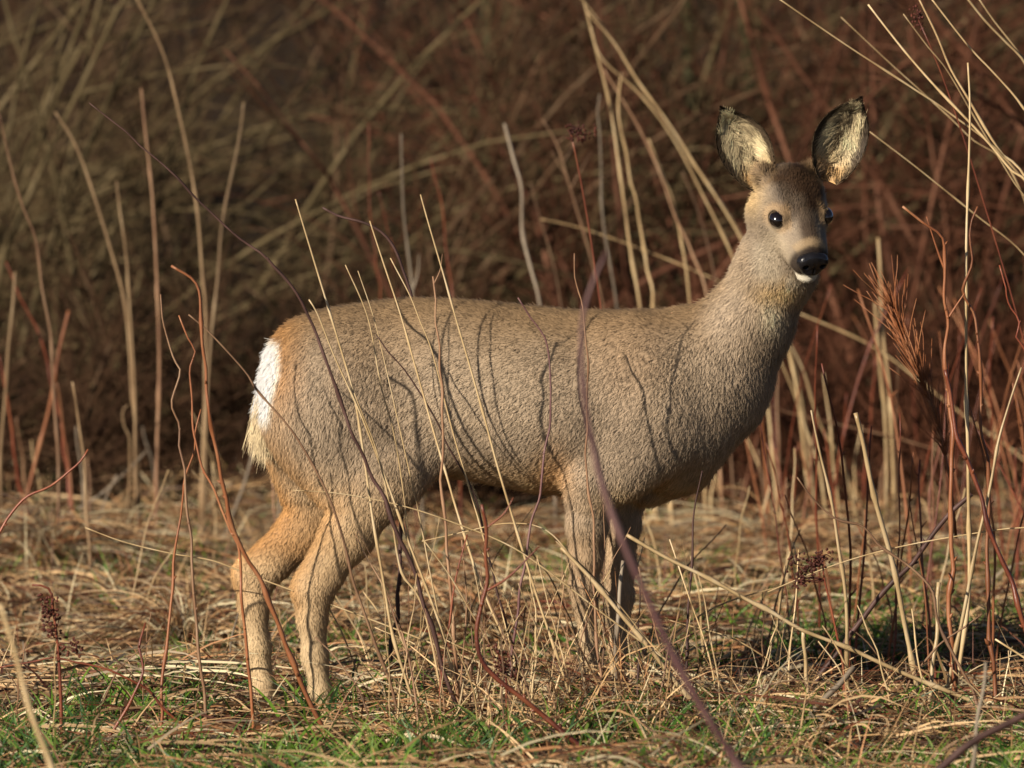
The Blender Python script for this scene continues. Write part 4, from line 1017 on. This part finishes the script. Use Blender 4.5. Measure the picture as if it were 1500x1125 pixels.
# ---- coat: colour, length and lie of the hair, all fixed to the animal
def coat(P, N):
    gx = 750 + P[:, 0] * PXM
    gy = 1075 - P[:, 2] * PXM
    y = P[:, 1]
    def g(cx, cy, rx, ry): return np.exp(-(((gx - cx) / rx) ** 2 + ((gy - cy) / ry) ** 2))
    def st(a, b, v): t = np.clip((v - a) / (b - a), 0, 1); return t * t * (3 - 2 * t)
    C = np.tile(lin(159, 141, 119), (len(P), 1))
    def mix(col, w):
        nonlocal C
        w = np.clip(w, 0, 1)[:, None]
        C = C * (1 - w) + lin(*col) * w
    n1 = vnoise(P, 14, 1); n2 = vnoise(P, 40, 2); n3 = vnoise(P, 6, 3)
    body = st(760, 700, gy) * st(1110, 1060, gx)
    mix((128, 104, 74), body * st(0.15, 0.85, N[:, 2] + 0.25 * (n1 - .5)) * 0.85)          # browner back
    mix((140, 118, 92), g(560, 540, 55, 100) * .55 * (n3 + .3))                         # darker hip
    mix((184, 164, 136), g(700, 580, 120, 70) * .35 + g(1000, 560, 60, 60) * .25)       # paler ribs
    mix((148, 122, 94), g(920, 520, 70, 70) * .5)
    mix((160, 116, 68), st(470, 402, gx) * st(640, 540, gy) * 0.85)                      # rusty rump edge
    mix((184, 156, 118), st(640, 790, gy + 20 * (n1 - .5)) * st(700, 600, gx) * 0.9)     # tawny hind legs
    mix((182, 140, 92), st(.1, .8, -N[:, 0]) * st(560, 700, gy) * st(930, 860, gy) * st(640, 520, gx) * 0.75)
    mix((170, 126, 78), st(0.03, 0.06, y) * st(700, 740, gy) * st(850, 800, gy) * st(560, 500, gx) * 0.85)
    mix((192, 160, 118), st(.2, .8, -N[:, 2]) * st(640, 720, gy) * st(600, 660, gx) * 0.9)  # belly
    mix((188, 146, 100), g(812, 690, 26, 42) * (y < 0) * 0.85)                           # elbow patch
    mix((206, 180, 140), g(905, 735, 22, 30) * .6)
    mix((165, 140, 110), st(740, 800, gy) * st(780, 840, gx) * 0.9)                     # front legs
    mix((190, 168, 132), st(860, 960, gy) * 0.6)
    mix((242, 238, 226), st(418, 406, gx + 9 * (n2 - .5) + .16 * np.clip(gy - 540, 0, 80)) * st(490, 504, gy) * st(626, 598, gy) * st(.115, .08, np.abs(y)))   # white patch
    mix((214, 190, 150), st(420, 408, gx) * st(592, 612, gy) * st(700, 660, gy) * st(.04, .02, np.abs(y)))
    # neck and head
    mix((150, 132, 110), st(1050, 1110, gx) * st(600, 520, gy) * .7)
    q3 = P - HO
    t, s, u = q3 @ hf, q3 @ hr, q3 @ hu
    inhead = st(-.10, -.06, t) * st(.075, .06, np.abs(s)) * st(-.085, -.06, u) * (gy < 470)
    mix((138, 124, 106), inhead)
    mix((200, 168, 118), g(1142, 425, 34, 18) * (N[:, 1] < 0.3) * .85)                   # throat
    mix((214, 198, 164), g(1130, 462, 16, 24) * (N[:, 1] < 0) * .75)
    e = np.minimum(np.sqrt(((t - EYT) / .034) ** 2 + ((u - .0215) / .027) ** 2), 9)
    mix((58, 42, 28), inhead * st(.012, .034, u + .12 * t) * st(-.09, -.07, t) * st(.050, .015, t) * st(.050, .030, np.abs(s)) * (.65 + .7 * n2))   # forehead
    mix((172, 142, 104), inhead * st(.95, .65, e) * .45 * (np.abs(s) > .022))            # eye ring
    mix((22, 16, 13), st(.56, .46, e) * (np.abs(s) > .022) * (np.abs(s) < .06) * (np.abs(t - EYT) < .04))                   # dark lids
    mix((160, 146, 124), inhead * st(.024, .040, np.abs(s)) * st(.0, .03, t) * st(.02, .0, u) * .8)
    mix((58, 44, 34), inhead * st(.020, .008, np.abs(s)) * st(.015, .05, t) * st(.0, .012, u) * .85)   # bridge
    mix((40, 32, 28), inhead * st(.076, .086, t) * st(-.028, -.020, u) * .92)             # muzzle band
    mix((170, 146, 112), inhead * st(.066, .074, t) * st(.088, .080, t) * st(.006, .012, u) * .6)
    mix((208, 200, 180), inhead * st(.066, .080, t) * st(-.024, -.030, u) * st(.027, .021, np.abs(s)))
    er_ = np.minimum(np.linalg.norm(P - H(-.064, -.046, .043), axis=1), np.linalg.norm(P - H(-.064, .046, .043), axis=1))
    mix((104, 84, 60), st(.034, .016, er_) * .85)
    mix((206, 176, 128), g(1098, 285, 16, 26) * .9)                                     # pale tuft under ear
    C *= 1.3 * (0.86 + 0.22 * n1 * n2 + .14 * n2)[:, None]
    return C, inhead

def hair_length(P, inhead):
    gx = 750 + P[:, 0] * PXM; gy = 1075 - P[:, 2] * PXM
    def st(a, b, v): t = np.clip((v - a) / (b - a), 0, 1); return t * t * (3 - 2 * t)
    L = np.full(len(P), 0.0118)
    L = L * (1 - st(700, 800, gy)) + 0.0088 * st(700, 800, gy)
    L = L * (1 - st(860, 940, gy)) + 0.0075 * st(860, 940, gy)
    L = L + 0.005 * st(420, 400, gx) * st(640, 600, gy)
    t = (P - HO) @ hf; s = np.abs((P - HO) @ hr)
    face = inhead * st(-.09, -.02, t)
    L = L * (1 - face) + (0.0085 - 0.005 * st(.0, .09, t)) * face
    ro = np.minimum(np.linalg.norm(P - H(-.064, -.046, .043), axis=1), np.linalg.norm(P - H(-.064, .046, .043), axis=1))
    L = L + .008 * st(.03, .012, ro)
    er = np.minimum(np.linalg.norm(P - H(EYT, -.040, .0185), axis=1), np.linalg.norm(P - H(EYT, .040, .0185), axis=1))
    L = L * (0.3 + .7 * st(.014, .028, er))
    return L

lie_pts = [((1186, 380, -.15), (-.25, .75, .6)), ((1165, 300, -.12), (-.15, .75, .65)), ((1150, 250, -.06), (-.1, .95, .1)),
           ((1110, 330, -.05), (-.5, .6, -.5)), ((1215, 330, -.05), (.4, .8, -.3)), ((1140, 400, -.06), (-.4, .3, -.8)), ((1095, 470, 0), (-.5, 0, -.85)),
           ((1040, 550, 0), (-.6, 0, -.8)), ((1090, 560, 0), (-.3, 0, -1)), ((960, 460, 0), (-1, 0, -.2)), ((940, 580, -.1), (-.75, 0, -.65)), ((940, 580, .1), (-.75, 0, -.65)),
           ((800, 460, 0), (-1, 0, -.15)), ((800, 580, 0), (-.9, 0, -.45)), ((800, 720, 0), (-1, 0, -.1)), ((650, 460, 0), (-1, 0, -.2)), ((650, 600, 0), (-.85, 0, -.5)),
           ((500, 470, 0), (-.9, 0, -.4)), ((500, 600, 0), (-.5, 0, -.85)), ((400, 520, 0), (-.3, 0, -1)), ((385, 590, 0), (-.1, 0, -1)), ((560, 720, 0), (-.4, 0, -.9)),
           ((470, 800, 0), (-.5, 0, -.8)), ((400, 820, 0), (-.6, 0, -.7)), ((460, 950, 0), (0, 0, -1)), ((380, 950, 0), (0, 0, -1)), ((870, 760, 0), (-.1, 0, -1)), ((870, 950, 0), (0, 0, -1)),
           ((910, 800, 0), (0, 0, -1)), ((1010, 700, 0), (-.5, 0, -.8))]
LP = np.array([W(*a) for a, _ in lie_pts]); LD = np.array([d for _, d in lie_pts], float)
LD /= np.linalg.norm(LD, axis=1)[:, None]
def lie(P):
    d = np.zeros((len(P), 3)); wsum = np.zeros(len(P))
    for p, v in zip(LP, LD):
        w = 1.0 / (np.sum((P - p) ** 2, 1) + 0.0006) ** 2
        d += w[:, None] * v; wsum += w
    d /= wsum[:, None]
    return d / (np.linalg.norm(d, axis=1)[:, None] + 1e-9)

deer = empty("roe_deer", (0.0, 0.0, 0.0))
tag(deer, "grey-brown roe deer doe standing side-on in dry grass, head turned to look out", "deer")
skin_mat = tint_mat("deer_skin", 0.85, 0.08)
skinC, ih = coat(V, VN)
body = mesh_obj("body", V, Q4, skin_mat, deer, skinC * 0.8)

def fur_mat(name):
    m, nt, b = new_mat(name)
    N, L = nt.nodes, nt.links
    a = N.new("ShaderNodeAttribute"); a.attribute_name = "tint"
    nn = N.new("ShaderNodeAttribute"); nn.attribute_name = "skin_normal"
    hi = N.new("ShaderNodeHairInfo")
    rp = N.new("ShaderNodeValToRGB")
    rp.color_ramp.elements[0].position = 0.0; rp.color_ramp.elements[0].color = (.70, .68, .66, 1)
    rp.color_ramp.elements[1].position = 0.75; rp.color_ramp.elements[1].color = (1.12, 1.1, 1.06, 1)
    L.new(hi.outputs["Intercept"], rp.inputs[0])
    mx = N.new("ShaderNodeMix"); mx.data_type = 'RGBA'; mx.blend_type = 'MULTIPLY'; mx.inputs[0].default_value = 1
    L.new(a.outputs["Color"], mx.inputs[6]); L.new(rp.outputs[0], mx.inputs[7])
    gm = N.new("ShaderNodeNewGeometry")
    sc = N.new("ShaderNodeVectorMath"); sc.operation = 'SCALE'; sc.inputs["Scale"].default_value = 0.3
    L.new(gm.outputs["Normal"], sc.inputs[0])
    ad = N.new("ShaderNodeVectorMath"); ad.operation = 'ADD'
    L.new(sc.outputs[0], ad.inputs[0]); L.new(nn.outputs["Vector"], ad.inputs[1])
    nm = N.new("ShaderNodeVectorMath"); nm.operation = 'NORMALIZE'
    L.new(ad.outputs[0], nm.inputs[0])
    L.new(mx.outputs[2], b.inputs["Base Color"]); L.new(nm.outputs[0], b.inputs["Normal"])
    b.inputs["Roughness"].default_value = 0.55
    b.inputs["Specular IOR Level"].default_value = 0.25
    return m
FUR = fur_mat("deer_fur")

def make_hair(name, root, tips_path, radius, tint, nrm, parent, mat, tip=0.25):
    """tips_path (N,K,3) full strand points"""
    N, K, _ = tips_path.shape
    hc = bpy.data.hair_curves.new(name)
    hc.add_curves([K] * N)
    hc.attributes["position"].data.foreach_set("vector", tips_path.astype(np.float32).ravel())
    ra = hc.attributes.get("radius") or hc.attributes.new("radius", 'FLOAT', 'POINT')
    prof = np.linspace(1, tip, K)
    ra.data.foreach_set("value", (radius[:, None] * prof[None]).astype(np.float32).ravel())
    a = hc.attributes.new("tint", 'FLOAT_COLOR', 'CURVE')
    c = np.ones((N, 4), np.float32); c[:, :3] = tint
    a.data.foreach_set("color", c.ravel())
    a = hc.attributes.new("skin_normal", 'FLOAT_VECTOR', 'CURVE')
    a.data.foreach_set("vector", nrm.astype(np.float32).ravel())
    hc.materials.append(mat)
    o = bpy.data.objects.new(name, hc)
    COL.objects.link(o); o.parent = parent
    return o

def scatter(V, Q4, FN, VN, n, weight=None):
    area = np.linalg.norm(FN, axis=1) * .5
    if weight is not None: area = area * weight
    f = rng.choice(len(Q4), n, p=area / area.sum())
    a, b = rng.random(n)[:, None], rng.random(n)[:, None]
    q_ = Q4[f]
    def il(A): return (A[q_[:, 0]] * (1 - a) + A[q_[:, 1]] * a) * (1 - b) + (A[q_[:, 3]] * (1 - a) + A[q_[:, 2]] * a) * b
    n_ = il(VN)
    return il(V), n_ / (np.linalg.norm(n_, axis=1)[:, None] + 1e-9)

def grow(P, N, D, L, lift, droop=0.0, jitter=0.26, K=4):
    """strands from roots P, combed along D, standing off the skin by lift"""
    D = D - N * np.sum(D * N, 1)[:, None]
    D /= np.linalg.norm(D, axis=1)[:, None] + 1e-9
    D = D + rng.normal(0, jitter, P.shape); 
    d = D + N * lift[:, None]
    d /= np.linalg.norm(d, axis=1)[:, None] + 1e-9
    t = np.linspace(0, 1, K)
    curl = -N * (lift * 0.35)[:, None]
    curl[:, 2] -= droop
    return P[:, None] + (d[:, None] * t[None, :, None] + curl[:, None] * (t ** 2)[None, :, None]) * L[:, None, None] - (N * .0008)[:, None]

fc = V[Q4].mean(1)
wgt = 1 + 2.5 * (np.linalg.norm(fc - HO, axis=1) < .14)
NH = 400000
P, N = scatter(V, Q4, FN, VN, NH, wgt)
Cc, ih = coat(P, N)
Lh = hair_length(P, ih) * rng.uniform(.7, 1.25, NH)
clump = vnoise(P, 150, 8)
Dl = lie(P)
Dl += 0.25 * np.stack([vnoise(P, 22, 11) - .5, vnoise(P, 22, 12) - .5, vnoise(P, 22, 13) - .5], 1)
lift = 0.20 + 0.16 * clump
# bare spots: eyeballs and nose
te, se, ue = (P - HO) @ hf, np.abs((P - HO) @ hr), (P - HO) @ hu
bare = ((((te - EYT) / .0180) ** 2 + ((ue - .0215) / .0125) ** 2 < 1) & (se > .028)) | ((te > .098) & (ue > -.026))
keep = ~bare
tick = rng.choice([0.62, 0.85, 1.0, 1.18, 1.4], NH, p=[.16, .22, .26, .22, .14])
legs_ = (1075 - P[:, 2] * PXM) > 760
tick = np.where(legs_ | (ih > .5), 1 + (tick - 1) * .6, tick)
whit = Cc.min(1) > .55
tick = np.where(whit, 1 + (tick - 1) * .15, tick)
tint = Cc * tick[:, None] * (0.85 + .3 * clump)[:, None]
tint = np.clip(tint, 0, .86)
paths = grow(P, N, Dl, Lh, lift)
rad = np.where(ih > .5, .00038, .00042) * rng.uniform(.8, 1.2, NH)
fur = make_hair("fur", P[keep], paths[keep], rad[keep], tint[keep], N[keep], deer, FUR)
fur["kind"] = "stuff"

# ---- tail tuft
n = 3200
a = rng.random(n)
c0, c1 = W(402, 585, 0), W(398, 610, 0)
P = c0[None] * (1 - a[:, None]) + c1[None] * a[:, None] + rng.normal(0, .009, (n, 3))
D = np.stack([-.42 + rng.normal(0, .13, n), rng.normal(0, .16, n), -np.ones(n)], 1); D /= np.linalg.norm(D, axis=1)[:, None]
L = rng.uniform(.035, .070, n)
t = np.linspace(0, 1, 5)
pp = P[:, None] + D[:, None] * (t[None, :, None] * L[:, None, None]) + np.array([.10, 0, -.12])[None, None] * (t ** 2)[None, :, None] * L[:, None, None]
tc_ = lin(232, 210, 168) * rng.uniform(.8, 1.1, (n, 1))
tn = np.tile(np.array([-.5, -.8, .2]), (n, 1)) + rng.normal(0, .25, (n, 3)); tn /= np.linalg.norm(tn, axis=1)[:, None]
tail = make_hair("tail_tuft", P, pp, np.full(n, .0004), np.clip(tc_, 0, .85), tn, deer, FUR)

# ---- ears
def make_ear(base, tip, face, width, cup, side):
    """cupped leaf-shaped ear: two shells joined at the rim, hair on both"""
    ax = tip - base; Ln = np.linalg.norm(ax); ax /= Ln
    fn = face - ax * np.dot(face, ax); fn /= np.linalg.norm(fn)
    wd = np.cross(ax, fn)
    nv, nw = 36, 22
    v = np.linspace(0, 1, nv); w = np.linspace(-1, 1, nw)
    prof = (np.clip(v + .06, 0, 1) ** .55) * (1 - v ** 2.2) ** .95
    prof = prof / prof.max() * (.0 + 1.0); prof = np.maximum(prof, .03)
    def shell(th):
        S = np.zeros((nv, nw, 3))
        for i in range(nv):
            hw = width * .5 * prof[i]
            side_bow = -side * .003 * math.sin(v[i] * math.pi)
            th_i = th * (1 - .75 * v[i])
            ang = w * (1.12 - .42 * v[i])                                   # curl: rim comes forward
            lat = hw * np.sin(ang) / math.sin(1.12 - .42 * v[i])
            dep = cup * (1 - .45 * v[i]) * ((1 - np.cos(ang)) / (1 - math.cos(1.12)) - 1) * min(1, prof[i] * 1.4) 
            edge = 1 - np.abs(w) ** 6
            S[i] = base + ax * (v[i] * Ln) + wd * (lat + side_bow)[:, None] + fn * (dep - th_i * edge)[:, None] - fn * (.012 * (v[i] - .4) ** 2 * 0)
        return S
    A, B = shell(0.0), shell(0.006)
    V_ = np.vstack([A.reshape(-1, 3), B.reshape(-1, 3)])
    F_ = []
    for i in range(nv - 1):
        for j in range(nw - 1):
            k = i * nw + j
            F_.append((k, k + 1, k + nw + 1, k + nw))
            m = nv * nw + k
            F_.append((m, m + nw, m + nw + 1, m + 1))
    for i in range(nv - 1):
        for j in (0, nw - 1):
            k = i * nw + j; m = nv * nw + k
            F_.append((k, k + nw, m + nw, m) if j == 0 else (k, m, m + nw, k + nw))
    for j in range(nw - 1):
        for i in (0, nv - 1):
            k = i * nw + j; m = nv * nw + k
            F_.append((k, m, m + 1, k + 1) if i == 0 else (k, k + 1, m + 1, m))
    F_ = np.array(F_)
    n_, fn_ = normals(V_, F_)
    half = nv * nw
    # make sure inside normals look out of the cup
    if np.dot(n_[half // 2 + nw // 2], fn) < 0:
        F_ = F_[:, ::-1]; n_, fn_ = normals(V_, F_)
    uv = np.stack(np.meshgrid(v, w, indexing='ij'), -1).reshape(-1, 2)
    EM = np.stack([wd * 1.9, ax * .55, fn], 1)
    def tintf(vv, ww, inner, Pn):
        nz = vnoise(Pn @ EM, 45, 4); nz2 = vnoise(Pn, 130, 9)
        c_in = lin(238, 218, 174) * (1 - .0) + np.zeros((len(vv), 3))
        dark = lin(58, 46, 36); tan = lin(196, 150, 92); grey = lin(128, 108, 84)
        wgt = np.clip((nz - .42) * 6, 0, 1)[:, None] * np.clip(1.15 - np.abs(ww + .1 * side) * 1.1, 0, 1)[:, None] * (vv[:, None] > .22)
        c = c_in * (1 - .92 * wgt) + lin(64, 48, 32) * .92 * wgt
        b_ = np.clip((.26 - vv) / .22, 0, 1)[:, None]
        c = c * (1 - b_ * .8) + tan * b_ * .8
        e_ = np.clip((np.abs(ww) - .80 + .10 * vv) / .10, 0, 1)[:, None]
        tipd = np.clip((vv - .87) / .07, 0, 1)[:, None]
        c = c * (1 - e_) + (grey * .55 * (1 - .6 * vv[:, None]) ) * e_
        c = c * (1 - tipd) + dark * tipd
        co = grey * (.7 + .4 * nz[:, None]); co = co * (1 - tipd * .8) + dark * tipd * .8
        return np.where(inner[:, None], c, co) * (.85 + .3 * nz2[:, None])
    inner = np.zeros(len(V_), bool); inner[:half] = True
    uv2 = np.vstack([uv, uv])
    tc = tintf(uv2[:, 0], uv2[:, 1], inner, V_)
    ear = mesh_obj("ear", V_, F_, skin_mat, deer, tc)
    # hair
    Hn = 15000
    pick = rng.random(Hn)
    vi = rng.random(Hn) ** .9; wi = rng.uniform(-1, 1, Hn)
    inn = rng.random(Hn) < .5
    fi = vi * (nv - 1.001); fj = (wi + 1) / 2 * (nw - 1.001)
    i0 = fi.astype(int); j0 = fj.astype(int); a_ = (fi - i0)[:, None]; b_ = (fj - j0)[:, None]
    def samp(G): return (G[i0, j0] * (1 - a_) + G[i0 + 1, j0] * a_) * (1 - b_) + (G[i0, j0 + 1] * (1 - a_) + G[i0 + 1, j0 + 1] * a_) * b_
    Pn = np.where(inn[:, None], samp(A), samp(B))
    Nn = np.where(inn[:, None], samp(n_[:half].reshape(nv, nw, 3)), samp(n_[half:].reshape(nv, nw, 3)))
    Nn /= np.linalg.norm(Nn, axis=1)[:, None] + 1e-9
    # inner hairs sweep from the edges up and inwards in locks, outer ones lie towards the tip
    lock = vnoise(Pn, 70, 5) - .5
    Dn = ax[None] * (.9 + .2 * lock)[:, None] + wd[None] * np.where(inn, -np.sign(wi) * (.25 + .5 * np.abs(wi)) + 1.3 * lock, .2 * wi)[:, None]
    lf = np.where(inn, .25 + .7 * np.abs(lock) * 2, .2)
    Ll = np.where(inn, np.where(vi > .88, .007, .024), .008) * rng.uniform(.6, 1.25, Hn) * (1 - .55 * np.clip((np.abs(wi) - .8) / .2, 0, 1))
    pth = grow(Pn, Nn, Dn, Ll, lf, jitter=.14)
    tn_ = tintf(vi, wi, inn, Pn) * rng.uniform(.75, 1.2, (Hn, 1))
    eh = make_hair("ear_hair", Pn, pth, np.full(Hn, .00045), np.clip(tn_, 0, .85), Nn, ear, FUR)
    eh["kind"] = "stuff"
    return ear

make_ear(W(1117, 274, -0.066), W(1058, 160, -0.070), np.array([-.12, -1, .12]), 0.086, 0.034, -1)
make_ear(W(1212, 266, -0.055), W(1260, 146, -0.062), np.array([.26, -1, .08]), 0.090, 0.034, 1)

# ---- eyes, nose
def ellip(name, c, r, axes, mat, parent, nu=24, nv=16, warp=None):
    V_, F_ = [], []
    for i in range(nv + 1):
        th = math.pi * i / nv
        for j in range(nu):
            ph = 2 * math.pi * j / nu
            l = np.array([math.cos(th), math.sin(th) * math.cos(ph), math.sin(th) * math.sin(ph)])
            if warp: l = warp(l)
            V_.append(c + sum(axes[k] * l[k] * r[k] for k in range(3)))
    for i in range(nv):
        for j in range(nu):
            F_.append((i * nu + j, i * nu + (j + 1) % nu, (i + 1) * nu + (j + 1) % nu, (i + 1) * nu + j))
    return mesh_obj(name, np.array(V_), np.array(F_)[:, ::-1], mat, parent)
eye_m, nt, b = new_mat("eye")
b.inputs["Base Color"].default_value = (.008, .005, .004, 1); b.inputs["Roughness"].default_value = .12
b.inputs["Coat Weight"].default_value = 1.0; b.inputs["Coat Roughness"].default_value = .07
lid_m, nt, b = new_mat("eyelid")
b.inputs["Base Color"].default_value = (.012, .009, .008, 1); b.inputs["Roughness"].default_value = .5
for s in (-1, 1):
    ey = ellip("eye", H(EYT, s * .0405, .0216), (.0158, .0136, .0136), (hf, hr, hu), eye_m, deer)
nose_m, nt, b = new_mat("nose_leather")
N_, L_ = nt.nodes, nt.links
b.inputs["Base Color"].default_value = (.010, .009, .010, 1); b.inputs["Roughness"].default_value = .22
vo = N_.new("ShaderNodeTexVoronoi"); vo.inputs["Scale"].default_value = 420
tc = N_.new("ShaderNodeTexCoord"); L_.new(tc.outputs["Object"], vo.inputs["Vector"])
bp = N_.new("ShaderNodeBump"); bp.inputs["Strength"].default_value = .35; bp.inputs["Distance"].default_value = .0006
L_.new(vo.outputs["Distance"], bp.inputs["Height"]); L_.new(bp.outputs[0], b.inputs["Normal"])
nf = Field(H(.095, 0, -.008) - .045, H(.095, 0, -.008) + .045, .0013)
nf.ell(H(.0965, 0, .0005), (.0130, .0220, .0178), 0.0, (hf, hr, hu))
for s in (-1, 1):
    nf.ell(H(.0965, s * .0155, -.0015), (.0125, .0108, .0135), .004, (hf, hr, hu))
nf.ell(H(.0985, 0, -.0155), (.0120, .0175, .0098), .005, (hf, hr, hu))
for s in (-1, 1):
    nf.ell(H(.1085, s * .0140, -.0020), (.0085, .0046, .0042), -.0022, (hf, hr * .86 + hu * s * .5, hu * .86 - hr * s * .5))
nf.ell(H(.1115, 0, -.0100), (.006, .0009, .016), -.0015, (hf, hr, hu))
nV, nQ = surface_nets(nf.F, nf.lo, nf.h)
mesh_obj("nose", relax(nV, nQ, 2), nQ, nose_m, deer)

# ---- hooves
hoof_m, nt, b = new_mat("hoof_horn")
b.inputs["Base Color"].default_value = (.022, .018, .015, 1); b.inputs["Roughness"].default_value = .45
for (fx, fy, sd, ly) in ((868, 1030, -1, .042), (906, 1030, 1, .042), (476, 1046, -1, .07), (391, 1030, 1, .07)):
    c = W(fx + 6, fy + 10, sd * ly)
    gz = float(ground_z(c[0], c[1])[0])
    for k in (-1, 1):
        sec = [(c[2] - .002, .014, .0105, .004), (gz + .012, .020, .0115, .008), (gz - .006, .026, .012, .012)]
        V_ = []
        for z, a_, b_, off in sec:
            for j in range(12):
                ph = 2 * math.pi * j / 12
                tp = 1 - .45 * max(0, math.cos(ph))
                V_.append((c[0] + off + a_ * math.cos(ph), c[1] + k * .0115 + b_ * math.sin(ph) * tp, z))
        F_ = [(i * 12 + j, i * 12 + (j + 1) % 12, (i + 1) * 12 + (j + 1) % 12, (i + 1) * 12 + j) for i in range(2) for j in range(12)]
        F_.append(tuple(range(11, -1, -1))); F_.append(tuple(range(24, 36)))
        mesh_obj("hoof", V_, F_, hoof_m, deer)
